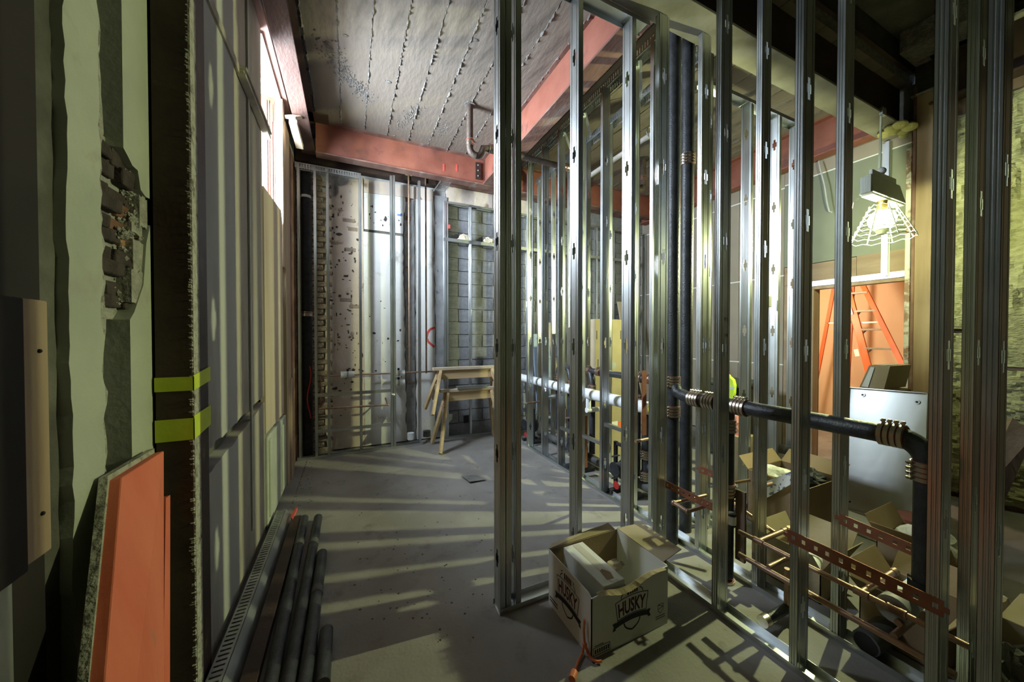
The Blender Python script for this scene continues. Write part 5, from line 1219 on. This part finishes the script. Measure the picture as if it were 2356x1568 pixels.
MB().box(3.80, 4.05, 2.32, 2.58, 0, .50).build('crate', 'card_pale', label='tall pale carton standing behind the black waste drop', cat='carton', bevel=.004)
# black pipe lying by the plywood
MB().tube([P(1778, 1028, X=4.05), P(1835, 1040, X=3.84)], .045, 14).build('loose_pipe', 'iron', smooth=True, label='loose black pipe length lying in front of the plywood sheet', cat='pipe')

# ---- things behind the far studs
tc_ = thing('upright_carton', 'tall tan carton with round logo and orange sticker behind the chase', 'carton', (3.1, 3.8, 0))
kx, ky = 2.86, 3.60; kz = P(1400, 734, Y=ky).z; kx1 = P(1440, 800, Y=ky).x
MB().box(kx, kx1, ky, ky + .22, 0, kz).build('body', 'card_pale', tc_, bevel=.004)
c = P(1412, 840, Y=ky - .001); MB().tube([c, c + Vector((0, -.001, 0))], .045, 20).build('round_logo', 'pvc_band', tc_)
for (u0, u1, m_) in ((1405, 1421, 'paper'), (1422, 1433, 'sticker')):
    a, b = P(u0, 985, Y=ky), P(u1, 968, Y=ky); MB().box(a.x, b.x, ky - .002, ky, a.z, b.z).build('sticker', m_, tc_)
for (u, v0, v1) in ((1373, 760, 780), (1428, 760, 780), (1376, 826, 846)):
    a, b = P(u, v1, Y=ky), P(u, v0, Y=ky); MB().box(a.x - .008, a.x + .008, ky - .002, ky, a.z, b.z).build('hand_hole', 'dirt', tc_)
bs = thing('blue_stepladder', 'blue grey metal stepladder folded at the block wall behind the studs', 'ladder', tuple(P(1245, 1000, Y=4.9)))
def BL(u, v): return P(u, v, Y=4.95)
for (u0, v0, u1, v1, w) in ((1230, 768, 1243, 990, .08), (1254, 735, 1275, 990, .07)):
    MB().bar(BL(u0, v0), BL(u1, v1), w, .03, (0, 1, 0)).build('rail', 'blue_grey', bs, bevel=.003)
for v in (778, 823, 868, 915, 960): MB().bar(BL(1233 + (v - 768) * .06, v), BL(1258 + (v - 735) * .08, v - 2), .06, .025).build('step', 'blue_grey', bs)
for i, (u0, u1, v0, X_, m_, lab) in enumerate(((1296, 1322, 736, 3.25, 'drywall_g', 'grey green drywall sheet leaning behind the far studs'), (1280, 1289, 740, 3.0, 'ply_pale', 'pale narrow board leaning beside the blue stepladder'), (1448, 1470, 690, 3.9, 'ply_pale', 'pale board leaning in the far corner beside the tan carton'))):
    a0, a1 = P(u0, v0, Y=4.9), P(u1, v0, Y=4.9)
    MB().hexa([(a0.x, 4.70, .005), (a1.x, 4.70, .005), (a1.x, 4.73, .005), (a0.x, 4.73, .005), (a0.x, 5.2, a0.z), (a1.x, 5.2, a0.z), (a1.x, 5.23, a0.z), (a0.x, 5.23, a0.z)]).build('leaning_board', m_, label=lab, cat='board')
for i, (u, v) in enumerate(((1068, 550), (1126, 553))):
    q = P(u, v, Y=GY + .02); crumple('rag', (q.x, GY + .03, zrg + .024), .06, 50 + i, 'rag', ('crumpled beige wad on the block wall rail next to the middle stud', 'crumpled beige wad on the block wall rail near the end of the bay')[i], 'rag', (1.5, .6, 1))
# ---- stacked sawhorses
def sawhorse(label, x0, x1, y, zt, zl, group='stacked sawhorses'):
    t = thing('sawhorse', label, 'sawhorse', ((x0 + x1) / 2, y, zl), group)
    MB().box(x0, x1, y - .045, y + .045, zt - .04, zt).build('top_board', 'ply_pale', t, bevel=.003)
    MB().box(x0 + .05, x1 - .05, y - .02, y + .02, zt - .17, zt - .04).build('beam', 'lumber_x', t, bevel=.003)
    for sx_, xq in ((-1, x0 + .10), (1, x1 - .10)):
        for sy_ in (-1, 1):
            MB().bar((xq, y + sy_ * .03, zt - .05), (xq + sx_ * .16, y + sy_ * .26, zl + .012), .09, .036, (1, 0, 0)).build('leg', 'lumber_x', t, bevel=.003)
        MB().bar((xq + sx_ * .05, y - .10, zt - .28), (xq + sx_ * .05, y + .10, zt - .28), .02, .09).build('gusset', 'plywood', t)
    return t
yS = 5.0; yS = 4.90
sh_z = P(1060, 893, Y=yS).z
xS0, xS1 = P(1022, 895, Y=yS).x, P(1125, 893, Y=yS).x
sawhorse('lower pine sawhorse standing on the floor under another one', xS0 - .06, xS1 + .12, yS, sh_z, 0)
zS2 = P(1060, 843, Y=yS).z
sawhorse('upper sawhorse with whitened top stacked over the lower one', P(996, 848, Y=yS).x, P(1136, 831, Y=yS).x + .05, yS, zS2, zS2 - .62)
MB().box(P(1050, 886, Y=yS).x, P(1118, 886, Y=yS).x, yS - .06, yS + .03, sh_z, sh_z + .035).build('metal_offcut', 'galv', label='shiny channel offcut lying on the lower sawhorse', cat='offcut')
MB().slab([P(990, 905, Y=yS + .2), P(1001, 868, Y=yS + .2), P(1014, 868, Y=yS + .15), P(998, 930, Y=yS + .15)], .01).build('white_offcut', 'paper', label='white board scrap hung on the end of the sawhorses', cat='board')
# ---- paper on the floor, crumbs
MB().slab([P(1062, 1094, Z=.012), P(1080, 1108, Z=.02), P(1118, 1103, Z=.012), P(1096, 1092, Z=.016)], .003).build('paper_scrap', 'galv_dull', label='bent grey sheet scrap lying on the open concrete floor', cat='scrap')
rn = random.Random(77); cr = MB()
for _ in range(240):
    u, v = rn.uniform(640, 1130), rn.uniform(1050, 1500)
    if rn.random() < .5: u, v = rn.uniform(640, 720), rn.uniform(1060, 1170)
    c = P(u, v, Z=0); c.x = c.x if c.x > 0 or c.y > 3.75 else rn.uniform(.1, .7); c.x = max(c.x, -.5); r = rn.uniform(.003, .010)
    cr.add([c + Vector((r, 0, 0)), c + Vector((0, r, 0)), c + Vector((-r, 0, 0)), c + Vector((0, -r, 0)), c + Vector((0, 0, r * .7))], [(0, 1, 4), (1, 2, 4), (2, 3, 4), (3, 0, 4)])
cr.build('floor_crumbs', 'dirt', label='dark crumbs of debris strewn over the concrete floor', cat='debris', kind='stuff')
# ---- left foreground
ob = thing('painted_board', 'orange red painted board leaning against the broken plaster pier', 'board', (-.55, 1.4, 0))
A = [P(281, 1098, X=-.66), P(378, 1036, X=-.66)]
Bm = [P(243, 1568, X=-.56), P(378, 1568, X=-.56)]
lo = [A[i] + (Bm[i] - A[i]) * ((A[i].z - .005) / (A[i].z - Bm[i].z)) for i in (0, 1)]
MB().slab([lo[0], lo[1], A[1], A[0]], -.035).build('face_board', 'orange_paint', ob, bevel=.004)
MB().slab([lo[0] + Vector((-.03, 0, 0)), lo[1] + Vector((-.03, 0, 0)), A[1] + Vector((-.03, .004, .012)), A[0] + Vector((-.03, -.004, .012))], -.02).build('rear_board', 'plaster_rough', ob)
MB().slab([lo[1] + Vector((-.02, .03, 0)), lo[1] + Vector((-.02, .09, 0)), P(378, 1150, X=-.66) + Vector((0, .05, .0)), P(376, 1150, X=-.66) + Vector((0, .02, 0))], -.02).build('side_board', 'orange_paint', ob)
wk = thing('timber_block', 'thick rough timber block fixed to the dark panel at shoulder height', 'timber', (-.69, 1.18, .9))
zt_, zb_ = P(112, 692, X=-.66).z, P(114, 1266, X=-.66).z
yt = P(114, 900, X=-.66).y
y5 = P(52, 900, X=-.66).y
MB().box(-.71, -.66, y5, yt, zb_, zt_).build('block', 'lumber', wk, bevel=.004)
MB().box(-.71, -.655, y5 - .12, y5, zb_ - .01, zt_).build('shaded_side', 'black_panel', wk, bevel=.004)  # near-black board carries the shade on the block's left half
for (dy, z) in ((.03, zb_ + .1), (.03, zt_ - .12)): MB().sphere((-.659, yt - dy, z), .005, 8, 6).build('nail_head', 'rubber', wk, True)
MB().box(-.72, -.70, yt - .08, yt - .045, 0, zb_).build('support_batten', 'plaster_pier', wk)
sc2 = P(118, 940, X=-.70)
# slotted channel along the wall
sl = thing('slotted_channel', 'slotted galvanized channel lying along the foot of the left wall', 'channel', (-.55, 2.6, 0))
ya_, yb_ = 1.8, P(642, 1176, Z=.06).y
xq0, xq1 = -.585, -.515
mb = MB().box(xq0, xq0 + .012, ya_, yb_, .072, .075).box(xq1 - .015, xq1, ya_, yb_, .072, .075)
n = int((yb_ - ya_) / .03)
for i in range(n): mb.box(xq0 + .012, xq1 - .015, ya_ + i * .03, ya_ + i * .03 + .019, .072, .075)
mb.build('slotted_leg', 'galv_dull', sl)
MB().hexa([(xq1, ya_, .0), (xq1 + .05, ya_, .0), (xq1 + .05, yb_, .0), (xq1, yb_, .0), (xq1 - .003, ya_, .075), (xq1, ya_, .075), (xq1, yb_, .075), (xq1 - .003, yb_, .075)]).build('web', 'galv_dull', sl)
MB().box(xq0, xq0 + .003, ya_, yb_, .0, .075).build('leg', 'galv_dull', sl)
MB().box(-.455, -.385, 1.8, P(675, 1192, Z=.03).y, .003, .05).build('flat_bar', 'steel_dark', label='dark brown flat steel bar between channel and black pipes', cat='bar', bevel=.003)
MB().slab([P(668, 1188, Z=.055), P(680, 1166, Z=.055), P(684, 1166, Z=.06), P(673, 1192, Z=.06)], .02).build('red_cap', 'spray', label='small bright red plastic end cap by the channel', cat='cap')
for i, (u0, v0, u1, lab) in enumerate(((700, 1192, 624, 'black pipe next to the flat bar, longest of the floor bundle'), (732, 1190, 664, 'second black pipe of the floor bundle'), (741, 1272, 702, 'shorter black pipe with its end short of the bundle'), (751, 1450, 742, 'shortest black pipe on the outer side of the bundle'))):
    r = .033; a = P(u0, v0, Z=r); b = P(u1, 1568, Z=r); d = (b - a).normalized(); b = a + d * (a.y - 1.75) / -d.y
    t = thing('loose_pipe', lab, 'pipe', (b.x, b.y, 0), 'black pipes lying along the left wall')
    MB().tube([a, b], r, 16).build('tube', 'iron', t, True); MB().tube([a - d * .003, a + d * .01], r * .8, 14).build('bore', 'rubber', t)
    if i < 3:
        c = a + d * .42; MB().tube([c - d * .03, c + d * .03], r + .002, 16).build('stripe', 'iron_grey', t, True)
